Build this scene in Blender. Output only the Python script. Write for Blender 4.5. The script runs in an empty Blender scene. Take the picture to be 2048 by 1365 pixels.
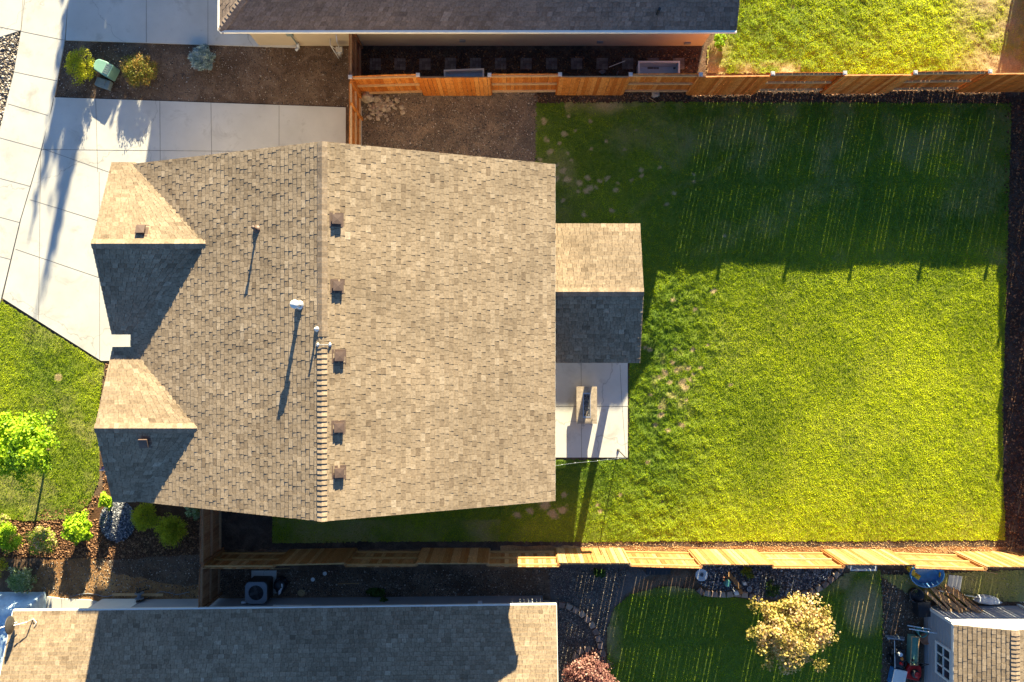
import bpy, math, random
import numpy as np
from mathutils import Vector, Matrix
R = math.radians
random.seed(7); RNG = np.random.default_rng(7)
S = bpy.context.scene
COL = S.collection

# ------------------------------------------------------------------ camera, world, sun, exposure
F = 1450.0; H = 26.7
cam = bpy.data.cameras.new('camera'); camo = bpy.data.objects.new('camera', cam); COL.objects.link(camo)
camo.location = (0, 0, H); camo.rotation_euler = (0, 0, 0)
cam.sensor_width = 36; cam.lens = 36 * F / 2048; cam.clip_end = 1000
S.camera = camo
SUNDIR = Vector((0.2, 1.0, 0.277)).normalized()      # towards the sun
ELEV = math.asin(SUNDIR.z); AZ = math.atan2(SUNDIR.x, SUNDIR.y)
w = bpy.data.worlds.new('World'); S.world = w; w.use_nodes = True
nt = w.node_tree; bg = nt.nodes['Background']
sky = nt.nodes.new('ShaderNodeTexSky'); sky.sky_type = 'NISHITA'; sky.sun_disc = False
sky.sun_elevation = ELEV; sky.sun_rotation = AZ
nt.links.new(sky.outputs[0], bg.inputs[0]); bg.inputs[1].default_value = 0.05
sky.dust_density = .3; sky.ozone_density = 5.0; sky.air_density = 1.0
sl = bpy.data.lights.new('sun', 'SUN'); so = bpy.data.objects.new('sun', sl); COL.objects.link(so)
sl.energy = 5.0; sl.angle = R(0.4); sl.color = (1.0, 0.87, 0.56)
so.rotation_euler = SUNDIR.to_track_quat('Z', 'Y').to_euler()
so.location = (10, 50, 30)
S.view_settings.view_transform = 'Standard'; S.view_settings.look = 'None'
S.view_settings.exposure = 2.15; S.view_settings.gamma = 1
S.render.engine = 'CYCLES'
S.cycles.max_bounces = 6; S.cycles.diffuse_bounces = 4

# ------------------------------------------------------------------ helpers
def P(px, py, z=0.0):
    k = (H - z) / F
    return ((px - 1024) * k, -(py - 682.5) * k, z)
def P2(px, py, z=0.0): return P(px, py, z)[:2]

def tag(o, label=None, cat=None, group=None, kind=None):
    if label: o['label'] = label
    if cat: o['category'] = cat
    if group: o['group'] = group
    if kind: o['kind'] = kind
    return o
def empty(name, loc=(0, 0, 0), rz=0, label=None, cat=None, group=None):
    o = bpy.data.objects.new(name, None); COL.objects.link(o)
    o.location = loc; o.rotation_euler = (0, 0, rz); o.empty_display_size = .1
    return tag(o, label, cat, group)

class MB:
    def __init__(s): s.v = []; s.f = []; s.t = []          # t: tint per face
    def add(s, vs, fs, t=0.5):
        b = len(s.v); s.v += [tuple(p) for p in vs]
        s.f += [tuple(b + i for i in f) for f in fs]; s.t += [t] * len(fs)
    def box(s, c, d, rz=0, t=.5, rx=0, ry=0):
        m = Matrix.Translation(c) @ Matrix.Rotation(rz, 4, 'Z') @ Matrix.Rotation(ry, 4, 'Y') @ Matrix.Rotation(rx, 4, 'X')
        vs = [m @ Vector((x * d[0] / 2, y * d[1] / 2, z * d[2] / 2)) for z in (-1, 1) for y in (-1, 1) for x in (-1, 1)]
        s.add(vs, [(0, 2, 3, 1), (4, 5, 7, 6), (0, 1, 5, 4), (2, 6, 7, 3), (0, 4, 6, 2), (1, 3, 7, 5)], t)
    def prism(s, poly, z0, z1, t=.5):
        a = sum(poly[i][0] * poly[(i + 1) % len(poly)][1] - poly[(i + 1) % len(poly)][0] * poly[i][1] for i in range(len(poly)))
        if a < 0: poly = poly[::-1]
        n = len(poly)
        s.add([(x, y, z0) for x, y in poly] + [(x, y, z1) for x, y in poly],
              [tuple(range(n - 1, -1, -1)), tuple(range(n, 2 * n))] + [(i, (i + 1) % n, n + (i + 1) % n, n + i) for i in range(n)], t)
    def tube(s, p0, p1, r0, r1=None, n=10, t=.5, cap=True):
        r1 = r0 if r1 is None else r1
        p0 = Vector(p0); p1 = Vector(p1); q = (p1 - p0).to_track_quat('Z', 'Y')
        vs = []
        for p, r in ((p0, r0), (p1, r1)):
            for i in range(n):
                a = 2 * math.pi * i / n
                vs.append(p + q @ Vector((r * math.cos(a), r * math.sin(a), 0)))
        fs = [(i, (i + 1) % n, n + (i + 1) % n, n + i) for i in range(n)]
        if cap: fs += [tuple(range(n - 1, -1, -1)), tuple(range(n, 2 * n))]
        s.add(vs, fs, t)
    def path(s, pts, r, n=6, t=.5):
        for a, b in zip(pts[:-1], pts[1:]): s.tube(a, b, r, r, n, t)
    def lathe(s, prof, c=(0, 0, 0), n=20, t=.5, sx=1, sy=1):
        vs = []
        for r, z in prof:
            for i in range(n):
                a = 2 * math.pi * i / n
                vs.append((c[0] + sx * r * math.cos(a), c[1] + sy * r * math.sin(a), c[2] + z))
        fs = []
        for k in range(len(prof) - 1):
            for i in range(n):
                fs.append((k * n + i, k * n + (i + 1) % n, (k + 1) * n + (i + 1) % n, (k + 1) * n + i))
        fs += [tuple(range(n - 1, -1, -1)), tuple(range((len(prof) - 1) * n, len(prof) * n))]
        s.add(vs, fs, t)
    def rock(s, c, r, seed=0, t=.5, sub=1, squash=.7):
        rr = random.Random(seed); import bmesh
        bm = bmesh.new(); bmesh.ops.create_icosphere(bm, subdivisions=sub + 1, radius=1)
        ph = [rr.uniform(0, 6) for _ in range(6)]
        vs = []
        for v in bm.verts:
            k = 1 + .18 * math.sin(3 * v.co.x + ph[0]) + .15 * math.sin(4 * v.co.y + ph[1]) + .12 * math.sin(5 * v.co.z + ph[2]) + rr.uniform(-.07, .07)
            vs.append((c[0] + v.co.x * k * r[0], c[1] + v.co.y * k * r[1], c[2] + v.co.z * k * r[2]))
        s.add(vs, [tuple(v.index for v in f.verts) for f in bm.faces], t); bm.free()
    def build(s, name, mat, parent=None, smooth=False, loc=None, bevel=0):
        me = bpy.data.meshes.new(name); me.from_pydata(s.v, [], s.f)
        a = me.attributes.new('tint', 'FLOAT', 'FACE'); a.data.foreach_set('value', np.array(s.t, dtype=np.float32))
        me.materials.append(mat)
        if smooth: me.polygons.foreach_set('use_smooth', [True] * len(me.polygons))
        me.update()
        o = bpy.data.objects.new(name, me); COL.objects.link(o)
        if loc is not None: o.location = loc
        if parent: o.parent = parent
        if bevel:
            b = o.modifiers.new('bevel', 'BEVEL'); b.width = bevel; b.segments = 2; b.limit_method = 'ANGLE'
        return o
def big_mesh(name, V, Fc, tint, mat, nper, smooth=False):
    """fast mesh from numpy: V (n,3), Fc (m,nper)"""
    me = bpy.data.meshes.new(name)
    me.vertices.add(len(V)); me.vertices.foreach_set('co', np.asarray(V, dtype=np.float32).ravel())
    m = len(Fc)
    me.loops.add(m * nper); me.loops.foreach_set('vertex_index', np.asarray(Fc, dtype=np.int32).ravel())
    me.polygons.add(m); me.polygons.foreach_set('loop_start', np.arange(0, m * nper, nper, dtype=np.int32))
    me.update(calc_edges=True)
    if smooth: me.polygons.foreach_set('use_smooth', np.ones(m, dtype=bool))
    for k, a in tint.items():
        at = me.attributes.new(k, 'FLOAT', 'FACE' if len(a) == m and len(a) != len(V) else 'POINT')
        at.data.foreach_set('value', np.asarray(a, dtype=np.float32))
    me.materials.append(mat)
    o = bpy.data.objects.new(name, me); COL.objects.link(o); return o

# numpy value noise
_L = RNG.random((256, 256))
def vn(x, y, sc, off=0):
    x = np.asarray(x) * sc + 37.3 + off * 17.1; y = np.asarray(y) * sc + 91.7 + off * 5.3
    xi = np.floor(x).astype(int); yi = np.floor(y).astype(int); fx = x - xi; fy = y - yi
    fx = fx * fx * (3 - 2 * fx); fy = fy * fy * (3 - 2 * fy)
    g = lambda a, b: _L[a % 256, b % 256]
    return (g(xi, yi) * (1 - fx) + g(xi + 1, yi) * fx) * (1 - fy) + (g(xi, yi + 1) * (1 - fx) + g(xi + 1, yi + 1) * fx) * fy
def fbm(x, y, sc, off=0, o=4):
    r = 0; a = .5; tot = 0
    for i in range(o): r = r + a * vn(x, y, sc * 2 ** i, off + i * 3); tot += a; a *= .5
    return r / tot
def inpoly(x, y, poly):
    x = np.asarray(x); y = np.asarray(y); c = np.zeros(x.shape, bool); n = len(poly)
    for i in range(n):
        x0, y0 = poly[i]; x1, y1 = poly[(i + 1) % n]
        if y0 == y1: continue
        k = ((y0 > y) != (y1 > y)) & (x < (x1 - x0) * (y - y0) / (y1 - y0) + x0)
        c ^= k
    return c

# ------------------------------------------------------------------ materials
def newmat(name):
    m = bpy.data.materials.new(name); m.use_nodes = True
    return m, m.node_tree, m.node_tree.nodes['Principled BSDF']
def N(nt, t, **kw):
    n = nt.nodes.new(t)
    for k, v in kw.items(): setattr(n, k, v)
    return n
def ramp(nt, fac, stops):
    r = N(nt, 'ShaderNodeValToRGB'); cr = r.color_ramp
    while len(cr.elements) < len(stops): cr.elements.new(.5)
    for e, (p, c) in zip(cr.elements, stops): e.position = p; e.color = (*c, 1)
    nt.links.new(fac, r.inputs[0]); return r.outputs[0]
def noise(nt, sc, det=4, rough=.6, coord=None, dist=0):
    n = N(nt, 'ShaderNodeTexNoise'); n.inputs['Scale'].default_value = sc; n.inputs['Detail'].default_value = det
    n.inputs['Roughness'].default_value = rough; n.inputs['Distortion'].default_value = dist
    if coord is None: coord = N(nt, 'ShaderNodeNewGeometry').outputs['Position']
    nt.links.new(coord, n.inputs['Vector']); return n.outputs['Fac']
def mixc(nt, f, a, b, mode='MIX'):
    m = N(nt, 'ShaderNodeMix', data_type='RGBA', blend_type=mode)
    for i, x in ((0, f), (6, a), (7, b)):
        if isinstance(x, (int, float)): m.inputs[i].default_value = x
        elif isinstance(x, tuple): m.inputs[i].default_value = (*x, 1)
        else: nt.links.new(x, m.inputs[i])
    return m.outputs[2]
def bump(nt, b, h, strength=.5, dist=.02):
    n = N(nt, 'ShaderNodeBump'); n.inputs['Strength'].default_value = strength; n.inputs['Distance'].default_value = dist
    nt.links.new(h, n.inputs['Height']); nt.links.new(n.outputs[0], b.inputs['Normal'])
def M_plain(name, col, rough=.6, var=.25, sc=8, metal=0, bmp=0, bsc=60, coord=None):
    m, nt, b = newmat(name)
    f = noise(nt, sc)
    lo = tuple(c * (1 - var) for c in col); hi = tuple(min(1, c * (1 + var)) for c in col)
    nt.links.new(ramp(nt, f, [(.3, lo), (.7, hi)]), b.inputs['Base Color'])
    b.inputs['Roughness'].default_value = rough; b.inputs['Metallic'].default_value = metal
    if bmp: bump(nt, b, noise(nt, bsc, 3), bmp, .01)
    return m
def M_tint(name, stops, rough=.85, fine=.25, fsc=150, bmp=.3, mottle=.15, msc=1.2, transl=0, spec=.3):
    m, nt, b = newmat(name)
    a = N(nt, 'ShaderNodeAttribute', attribute_name='tint')
    c = ramp(nt, a.outputs['Fac'], stops)
    if fine:
        c = mixc(nt, 1.0, c, ramp(nt, noise(nt, fsc, 2), [(.25, (1 - fine,) * 3), (.75, (1 + fine,) * 3)]), 'MULTIPLY')
    if mottle:
        c = mixc(nt, 1.0, c, ramp(nt, noise(nt, msc, 4), [(.3, (1 - mottle,) * 3), (.7, (1 + mottle,) * 3)]), 'MULTIPLY')
    nt.links.new(c, b.inputs['Base Color']); b.inputs['Roughness'].default_value = rough
    b.inputs['Specular IOR Level'].default_value = spec
    if bmp: bump(nt, b, noise(nt, fsc, 2), bmp, .004)
    if transl:
        tr = N(nt, 'ShaderNodeBsdfTranslucent'); nt.links.new(c, tr.inputs[0])
        mx = N(nt, 'ShaderNodeMixShader'); mx.inputs[0].default_value = transl
        nt.links.new(b.outputs[0], mx.inputs[1]); nt.links.new(tr.outputs[0], mx.inputs[2])
        nt.links.new(mx.outputs[0], nt.nodes['Material Output'].inputs['Surface'])
    return m
M = {}
M['shingle'] = M_tint('shingle', [(0, (.19, .136, .090)), (.35, (.272, .202, .136)), (.7, (.342, .26, .18)), (1, (.43, .338, .245))], fine=.3, fsc=16, mottle=.16, msc=.55)
M['shingle_grey'] = M_tint('shingle_grey', [(0, (.15, .108, .085)), (.4, (.215, .158, .125)), (.8, (.275, .205, .165)), (1, (.34, .26, .21))], fine=.3, fsc=16, mottle=.12, msc=.8)
M['shingle_cap'] = M_tint('shingle_cap', [(0, (.22, .16, .11)), (1, (.38, .285, .20))], fine=.3, fsc=16)
M['deck'] = M_plain('roof_deck', (.06, .045, .035), .9)
M['wall'] = M_plain('wall_cream', (.55, .45, .32), .7, .05, 2, bmp=.15)
M['wall_grey'] = M_plain('wall_grey', (.36, .37, .40), .7, .06, 2, bmp=.15)
M['white'] = M_plain('white_paint', (.78, .77, .74), .5, .04, 4)
M['whiteplastic'] = M_plain('white_plastic', (.62, .66, .70), .4, .1, 6)
def M_wood(name, cols, ax, rough=.7, blot=.5):
    m, nt, b = newmat(name)
    g = N(nt, 'ShaderNodeNewGeometry'); mp = N(nt, 'ShaderNodeMapping'); mp.inputs['Scale'].default_value = ax
    nt.links.new(g.outputs['Position'], mp.inputs['Vector'])
    a = N(nt, 'ShaderNodeAttribute', attribute_name='tint')
    c = ramp(nt, a.outputs['Fac'], [(0, cols[0]), (.5, cols[1]), (1, cols[2])])
    c = mixc(nt, 1.0, c, ramp(nt, noise(nt, 9, 4, .6, mp.outputs[0]), [(.3, (.62, .58, .52)), (.7, (1.25, 1.25, 1.25))]), 'MULTIPLY')
    c = mixc(nt, ramp(nt, noise(nt, 6, 3), [(.52, (0, 0, 0)), (.72, (blot,) * 3)]), c, cols[3])
    nt.links.new(c, b.inputs['Base Color']); b.inputs['Roughness'].default_value = rough
    b.inputs['Specular IOR Level'].default_value = .2
    return m
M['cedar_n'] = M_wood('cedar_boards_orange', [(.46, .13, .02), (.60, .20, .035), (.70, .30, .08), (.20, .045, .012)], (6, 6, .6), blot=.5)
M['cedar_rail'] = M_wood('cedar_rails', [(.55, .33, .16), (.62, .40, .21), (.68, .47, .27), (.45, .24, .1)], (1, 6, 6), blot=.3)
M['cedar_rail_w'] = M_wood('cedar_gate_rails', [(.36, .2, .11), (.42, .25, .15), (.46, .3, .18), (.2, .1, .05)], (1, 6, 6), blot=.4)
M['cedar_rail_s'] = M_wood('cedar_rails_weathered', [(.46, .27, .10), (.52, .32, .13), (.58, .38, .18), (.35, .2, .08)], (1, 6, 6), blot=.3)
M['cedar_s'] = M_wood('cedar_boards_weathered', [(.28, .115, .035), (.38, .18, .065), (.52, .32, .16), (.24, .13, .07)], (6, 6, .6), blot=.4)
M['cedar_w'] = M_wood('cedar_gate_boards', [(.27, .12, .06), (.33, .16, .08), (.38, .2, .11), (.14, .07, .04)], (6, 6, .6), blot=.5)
M['lumber'] = M_wood('lumber', [(.28, .15, .07), (.42, .25, .12), (.55, .38, .22), (.2, .1, .05)], (2, 2, 2), blot=.3)
M['capmetal'] = M_plain('post_cap', (.55, .52, .53), .5, .08, 9)
def M_concrete():
    m, nt, b = newmat('concrete')
    c = ramp(nt, noise(nt, .8, 5), [(.3, (.56, .54, .50)), (.7, (.66, .64, .60))])
    c = mixc(nt, ramp(nt, noise(nt, 1.1, 6, .65, dist=.6), [(.56, (0, 0, 0)), (.74, (.55,) * 3)]), c, (.30, .27, .23))
    c = mixc(nt, ramp(nt, noise(nt, 55, 2), [(.66, (0, 0, 0)), (.75, (.3,) * 3)]), c, (.33, .31, .29))
    v = N(nt, 'ShaderNodeTexVoronoi', feature='DISTANCE_TO_EDGE'); v.inputs['Scale'].default_value = .16
    g = N(nt, 'ShaderNodeNewGeometry'); nn = N(nt, 'ShaderNodeTexNoise'); nn.inputs['Scale'].default_value = 1.5; nn.inputs['Detail'].default_value = 6
    nt.links.new(g.outputs['Position'], nn.inputs['Vector'])
    vm = N(nt, 'ShaderNodeVectorMath', operation='MULTIPLY_ADD'); nt.links.new(nn.outputs['Color'], vm.inputs[0]); vm.inputs[1].default_value = (1.2, 1.2, 0); nt.links.new(g.outputs['Position'], vm.inputs[2])
    nt.links.new(vm.outputs[0], v.inputs['Vector'])
    crack = ramp(nt, v.outputs['Distance'], [(.0008, (.5,) * 3), (.0022, (0, 0, 0))])
    c = mixc(nt, crack, c, (.2, .18, .16))
    c = mixc(nt, ramp(nt, noise(nt, 2.6, 6, .75), [(.60, (0, 0, 0)), (.72, (.45,) * 3)]), c, (.36, .32, .27))
    a = N(nt, 'ShaderNodeAttribute', attribute_name='tint')
    c = mixc(nt, 1.0, c, ramp(nt, a.outputs['Fac'], [(0, (.86, .86, .86)), (1, (1.1, 1.1, 1.08))]), 'MULTIPLY')
    nt.links.new(c, b.inputs['Base Color']); b.inputs['Roughness'].default_value = .85
    bump(nt, b, noise(nt, 90, 3), .15, .004); return m
M['concrete'] = M_concrete()
M['joint'] = M_plain('joint', (.16, .14, .12), .9)
def M_soil(name, a, b_, c_, speck=(.45, .38, .30), sp=.68, bsc=14):
    m, nt, b = newmat(name)
    c = ramp(nt, noise(nt, .7, 5), [(.38, a), (.62, b_)])
    c = mixc(nt, ramp(nt, noise(nt, 1.7, 7, .75, dist=.8), [(.46, (0, 0, 0)), (.62, (.85,) * 3)]), c, c_)
    c = mixc(nt, 1.0, c, ramp(nt, noise(nt, 45, 3, .7), [(.3, (.45,) * 3), (.72, (1.5,) * 3)]), 'MULTIPLY')
    v = N(nt, 'ShaderNodeTexVoronoi'); v.inputs['Scale'].default_value = 34
    g = N(nt, 'ShaderNodeNewGeometry'); nt.links.new(g.outputs['Position'], v.inputs['Vector'])
    s1 = N(nt, 'ShaderNodeSeparateColor'); nt.links.new(v.outputs['Color'], s1.inputs[0])
    k = ramp(nt, s1.outputs[0], [(.86, (0, 0, 0)), (.93, (1,) * 3)])
    d = ramp(nt, v.outputs['Distance'], [(.18, (1,) * 3), (.32, (0, 0, 0))])
    kk = mixc(nt, 1.0, k, d, 'MULTIPLY')
    c = mixc(nt, mixc(nt, 1.0, kk, (.55, .55, .55), 'MULTIPLY'), c, speck)
    nt.links.new(c, b.inputs['Base Color']); b.inputs['Roughness'].default_value = .95
    b.inputs['Specular IOR Level'].default_value = .15
    h = N(nt, 'ShaderNodeMath', operation='ADD'); nt.links.new(noise(nt, bsc, 5, .7), h.inputs[0]); nt.links.new(kk, h.inputs[1])
    bump(nt, b, h.outputs[0], .7, .03); return m
M['soil'] = M_soil('soil_brown', (.10, .062, .04), (.17, .11, .072), (.25, .17, .115))
M['mulch'] = M_soil('bark_mulch', (.07, .036, .021), (.12, .062, .035), (.17, .085, .045))
M['darkmulch'] = M_soil('dark_mulch', (.045, .033, .028), (.085, .06, .048), (.13, .095, .075))
M['dirt'] = M_soil('dirt_tan', (.34, .17, .07), (.46, .27, .12), (.22, .11, .05), (.6, .5, .4))
M['drygravel'] = M_soil('fine_gravel', (.14, .10, .072), (.20, .145, .105), (.30, .21, .14))
M['greygravel'] = M_soil('grey_gravel', (.10, .085, .08), (.15, .13, .12), (.2, .17, .15), (.5, .47, .44))
def M_turf():
    m, nt, b = newmat('turf_soil'); d = N(nt, 'ShaderNodeAttribute', attribute_name='dry'); y = N(nt, 'ShaderNodeAttribute', attribute_name='yellow')
    c = ramp(nt, noise(nt, 30, 4, .7), [(.3, (.05, .10, .012)), (.7, (.16, .25, .02))])
    c = mixc(nt, y.outputs['Fac'], c, ramp(nt, noise(nt, 30, 4, .7), [(.3, (.16, .18, .012)), (.7, (.42, .42, .03))]))
    c = mixc(nt, d.outputs['Fac'], c, ramp(nt, noise(nt, 25, 4, .7), [(.3, (.26, .18, .08)), (.7, (.56, .43, .22))]))
    nt.links.new(c, b.inputs['Base Color']); b.inputs['Roughness'].default_value = .95; bump(nt, b, noise(nt, 40, 4, .7), .6, .02); return m
M['turfsoil'] = M_turf()
M['pebble'] = M_tint('pebbles', [(0, (.05, .045, .045)), (.5, (.16, .13, .11)), (.85, (.42, .35, .28)), (1, (.75, .68, .6))], fine=.15, fsc=60, mottle=0)
M['bluerock'] = M_tint('blue_rock', [(0, (.035, .04, .055)), (.6, (.11, .12, .15)), (.9, (.32, .32, .34)), (1, (.7, .68, .66))], fine=.15, fsc=60, mottle=0)
M['chips'] = M_tint('mulch_chips', [(0, (.06, .028, .016)), (.6, (.18, .09, .045)), (1, (.38, .21, .11))], fine=.15, fsc=60, mottle=0)
M['straw_chips'] = M_tint('straw', [(0, (.3, .18, .08)), (1, (.6, .45, .25))], fine=.1, fsc=60, mottle=0)
M['stone'] = M_plain('stone', (.40, .32, .24), .85, .35, 9, bmp=.6, bsc=40)
M['block'] = M_tint('edging_block', [(0, (.22, .15, .12)), (.5, (.32, .23, .19)), (1, (.42, .34, .26))], fine=.25, fsc=40, mottle=0)
M['paver'] = M_tint('paver', [(0, (.10, .085, .085)), (1, (.19, .17, .17))], fine=.3, fsc=40, mottle=0)
def M_grass(transl=.5):
    m, nt, b = newmat('grass')
    a = N(nt, 'ShaderNodeAttribute', attribute_name='tint'); d = N(nt, 'ShaderNodeAttribute', attribute_name='dry')
    y = N(nt, 'ShaderNodeAttribute', attribute_name='yellow')
    g = ramp(nt, a.outputs['Fac'], [(0, (.07, .16, .007)), (.5, (.26, .39, .010)), (1, (.50, .60, .025))])
    ye = ramp(nt, a.outputs['Fac'], [(0, (.26, .36, .005)), (.5, (.58, .68, .008)), (1, (.86, .92, .035))])
    c = mixc(nt, y.outputs['Fac'], g, ye)
    c = mixc(nt, d.outputs['Fac'], c, ramp(nt, a.outputs['Fac'], [(0, (.34, .25, .09)), (1, (.60, .48, .22))]))
    nt.links.new(c, b.inputs['Base Color']); b.inputs['Roughness'].default_value = .65; b.inputs['Specular IOR Level'].default_value = .25
    tr = N(nt, 'ShaderNodeBsdfTranslucent'); nt.links.new(c, tr.inputs[0])
    mx = N(nt, 'ShaderNodeMixShader'); mx.inputs[0].default_value = transl
    nt.links.new(b.outputs[0], mx.inputs[1]); nt.links.new(tr.outputs[0], mx.inputs[2])
    nt.links.new(mx.outputs[0], nt.nodes['Material Output'].inputs['Surface']); return m
M['grass'] = M_grass()
def leafmat(name, a, b, c, transl=.35): return M_tint(name, [(0, a), (.5, b), (1, c)], rough=.55, fine=0, bmp=0, mottle=0, transl=transl)
M['bark'] = M_plain('bark', (.12, .08, .055), .9, .3, 12, bmp=.6)
M['glass'] = M_plain('window_glass', (.03, .035, .05), .08, .1, 2)
M['metal'] = M_plain('galvanised_metal', (.62, .63, .65), .35, .1, 12, metal=.7)
M['darkmetal'] = M_plain('dark_metal', (.07, .065, .065), .5, .2, 12, metal=.3)
M['ventbrown'] = M_plain('vent_brown_metal', (.12, .078, .062), .55, .12, 10)
M['black'] = M_plain('black_plastic', (.02, .022, .028), .45, .3, 10)
M['bluegrey'] = M_plain('blue_grey_metal', (.22, .25, .29), .5, .1, 6)
M['greenbox'] = M_plain('pale_green_metal', (.22, .42, .33), .45, .08, 6)
M['greybox'] = M_plain('grey_green_plastic', (.19, .24, .24), .6, .15, 12)
M['terracotta'] = M_plain('terracotta', (.42, .18, .10), .8, .15, 8)
M['red'] = M_plain('red_paint', (.55, .02, .02), .3, .2, 8)
M['blue'] = M_plain('blue_plastic', (.05, .22, .50), .35, .25, 6)
M['teal'] = M_plain('teal_plastic', (.12, .38, .33), .5, .15, 8)
M['yellow'] = M_plain('yellow_plastic', (.70, .42, .02), .45, .2, 8)
M['tarp'] = M_plain('blue_white_tarp', (.50, .66, .82), .35, .3, 3)
M['orange'] = M_plain('orange_plastic', (.7, .22, .03), .5, .1, 8)
M['flag'] = M_tint('flag_cloth', [(0, (.05, .06, .25)), (.5, (.6, .08, .1)), (1, (.8, .78, .76))], fine=0, bmp=0, mottle=0)

# ------------------------------------------------------------------ ground and setting sheets
def sheet(name, poly, z, mat, th=None, kind='structure', label=None):
    m = MB(); m.prism(poly, (z - th) if th else -.02, z)
    o = m.build(name, mat); tag(o, kind=kind)
    return o
def pp(*pts): return [P2(x, y) for x, y in pts]
g = MB(); g.add([(-200, -200, 0), (200, -200, 0), (200, 200, 0), (-200, 200, 0)], [(0, 1, 2, 3)])
tag(g.build('ground', M['soil']), kind='structure')
def flat(name, poly, z, mat):
    m = MB(); a = sum(poly[i][0] * poly[(i + 1) % len(poly)][1] - poly[(i + 1) % len(poly)][0] * poly[i][1] for i in range(len(poly)))
    if a < 0: poly = poly[::-1]
    m.add([(x, y, z) for x, y in poly], [tuple(range(len(poly)))]); return tag(m.build(name, mat), kind='structure')
def wob(pts, amp=2.5, step=16, seed=1, closed=True):
    """roughen a pixel polygon so soil borders are not ruled lines"""
    rr = random.Random(seed); out = []; n = len(pts)
    for i in range(n if closed else n - 1):
        a = pts[i]; b = pts[(i + 1) % n]; L = math.hypot(b[0] - a[0], b[1] - a[1]); k = max(1, int(L / step))
        for j in range(k):
            t = j / k; out.append((a[0] + (b[0] - a[0]) * t + rr.uniform(-amp, amp) * (j > 0), a[1] + (b[1] - a[1]) * t + rr.uniform(-amp, amp) * (j > 0)))
    return out
flat('mulch_bed', pp((128, 78), (700, 90), (700, 220), (100, 205)), .004, M['soil'])
flat('mulch_bed', pp(*wob([(-60, 1030), (180, 1030), (214, 960), (214, 722), (420, 722), (420, 1108), (200, 1122), (-60, 1112)], 3, seed=2)), .006, M['mulch'])
flat('dirt_strip', pp(*wob([(90, 1120), (206, 1116), (232, 1150), (300, 1160), (410, 1175), (410, 1205), (60, 1205), (60, 1175)], 4, seed=3)), .010, M['dirt'])
flat('dark_mulch_bed', pp(*wob([(1990, 190), (2300, 190), (2300, 1100), (1990, 1100)], 3, seed=4)), .004, M['darkmulch'])
flat('dark_mulch_bed', pp(*wob([(1060, 172), (2050, 160), (2050, 225), (1400, 225), (1060, 205)], 3, seed=5)), .008, M['darkmulch'])
flat('gravel_yard', pp(*wob([(724, 165), (1075, 165), (1078, 340), (724, 340)], 3, seed=6)), .012, M['drygravel'])
flat('dirt_strip', pp(*wob([(860, 180), (1060, 180), (1072, 300), (1000, 310), (1015, 240), (900, 215)], 5, seed=16)), .016, M['drygravel'])
flat('side_yard', pp((700, 60), (1415, 60), (1395, 152), (700, 152)), .004, M['darkmulch'])
flat('side_yard', pp(*wob([(425, 1020), (700, 1020), (1160, 1085), (1160, 1105), (425, 1105)], 3, seed=7)), .004, M['darkmulch'])
flat('soil_strip', pp(*wob([(1000, 1090), (2060, 1090), (2060, 1125), (1000, 1125)], 3, seed=8)), .012, M['dirt'])
flat('soil_strip', pp(*wob([(1000, 1078), (2030, 1078), (2030, 1094), (1000, 1092)], 2, seed=18)), .016, M['darkmulch'])
flat('gravel_yard', pp(*wob([(1080, 1120), (1250, 1120), (1300, 1150), (1250, 1190), (1212, 1260), (1190, 1400), (1080, 1400)], 3, seed=9)), .006, M['greygravel'])
flat('side_yard', pp(*wob([(425, 1100), (1100, 1100), (1100, 1210), (425, 1210)], 3, seed=10)), .010, M['soil'])

# concrete
def slab(name, poly, z=.05):
    m = MB(); m.prism(poly, -.05, z, .5); return tag(m.build(name, M['concrete']), kind='structure')
def joints(parent, segs, wd=.013, z=.0505):
    m = MB()
    for (x0, y0), (x1, y1) in segs:
        a = Vector(P2(x0, y0)); b = Vector(P2(x1, y1)); d = b - a
        m.box(((a.x + b.x) / 2, (a.y + b.y) / 2, z), (d.length, wd, .007), math.atan2(d.y, d.x))
    m.build('expansion_joint', M['joint'], parent)
sw = slab('sidewalk', pp((52, -60), (142, -60), (131, 81), (107, 212), (84, 299), (42, 440), (4, 597), (-30, 730), (-110, 730), (-60, 500), (-10, 310), (14, 210), (30, 145), (44, 63)))
joints(sw, [((-10, 53), (131, 82)), ((30, 145), (116, 163)), ((18, 209), (98, 232)), ((-5, 275), (84, 299)), ((-20, 352), (64, 374)), ((-40, 424), (42, 446)), ((-40, 503), (25, 520)), ((52, -10), (44, 63))])
dn = slab('driveway', pp((143, -80), (600, -80), (600, 97), (133, 82)))
joints(dn, [((294, -80), (294, 87)), ((417, -80), (417, 91))])
dm = slab('driveway', pp((109, 196), (692, 216), (692, 340), (420, 345), (420, 722), (204, 722), (7, 597), (44, 440), (86, 299)))
joints(dm, [((193, 200), (197, 345)), ((321, 204), (322, 345)), ((423, 207), (425, 345)), ((559, 212), (559, 345)), ((86, 300), (692, 306)), ((88, 299), (330, 384)), ((61, 400), (330, 483)), ((33, 499), (330, 600)), ((83, 305), (79, 640)), ((200, 345), (201, 718))])
sa = slab('driveway', pp((-60, -20), (48, -20), (43, 62), (0, 76), (-60, 95)))
pt = slab('patio', pp((1000, 560), (1255, 560), (1255, 915), (1000, 915)))
joints(pt, [((1000, 813), (1255, 813)), ((1161, 560), (1163, 915))])
sp = slab('pathway', pp((-40, 1183), (70, 1189), (128, 1197), (180, 1199), (300, 1230), (-40, 1230)), .06)
joints(sp, [((57, 1186), (54, 1215)), ((125, 1197), (126, 1215))], z=.0605)
cs = slab('concrete_strip', pp((716, 215), (724, 215), (724, 330), (716, 330)), .07)
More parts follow.
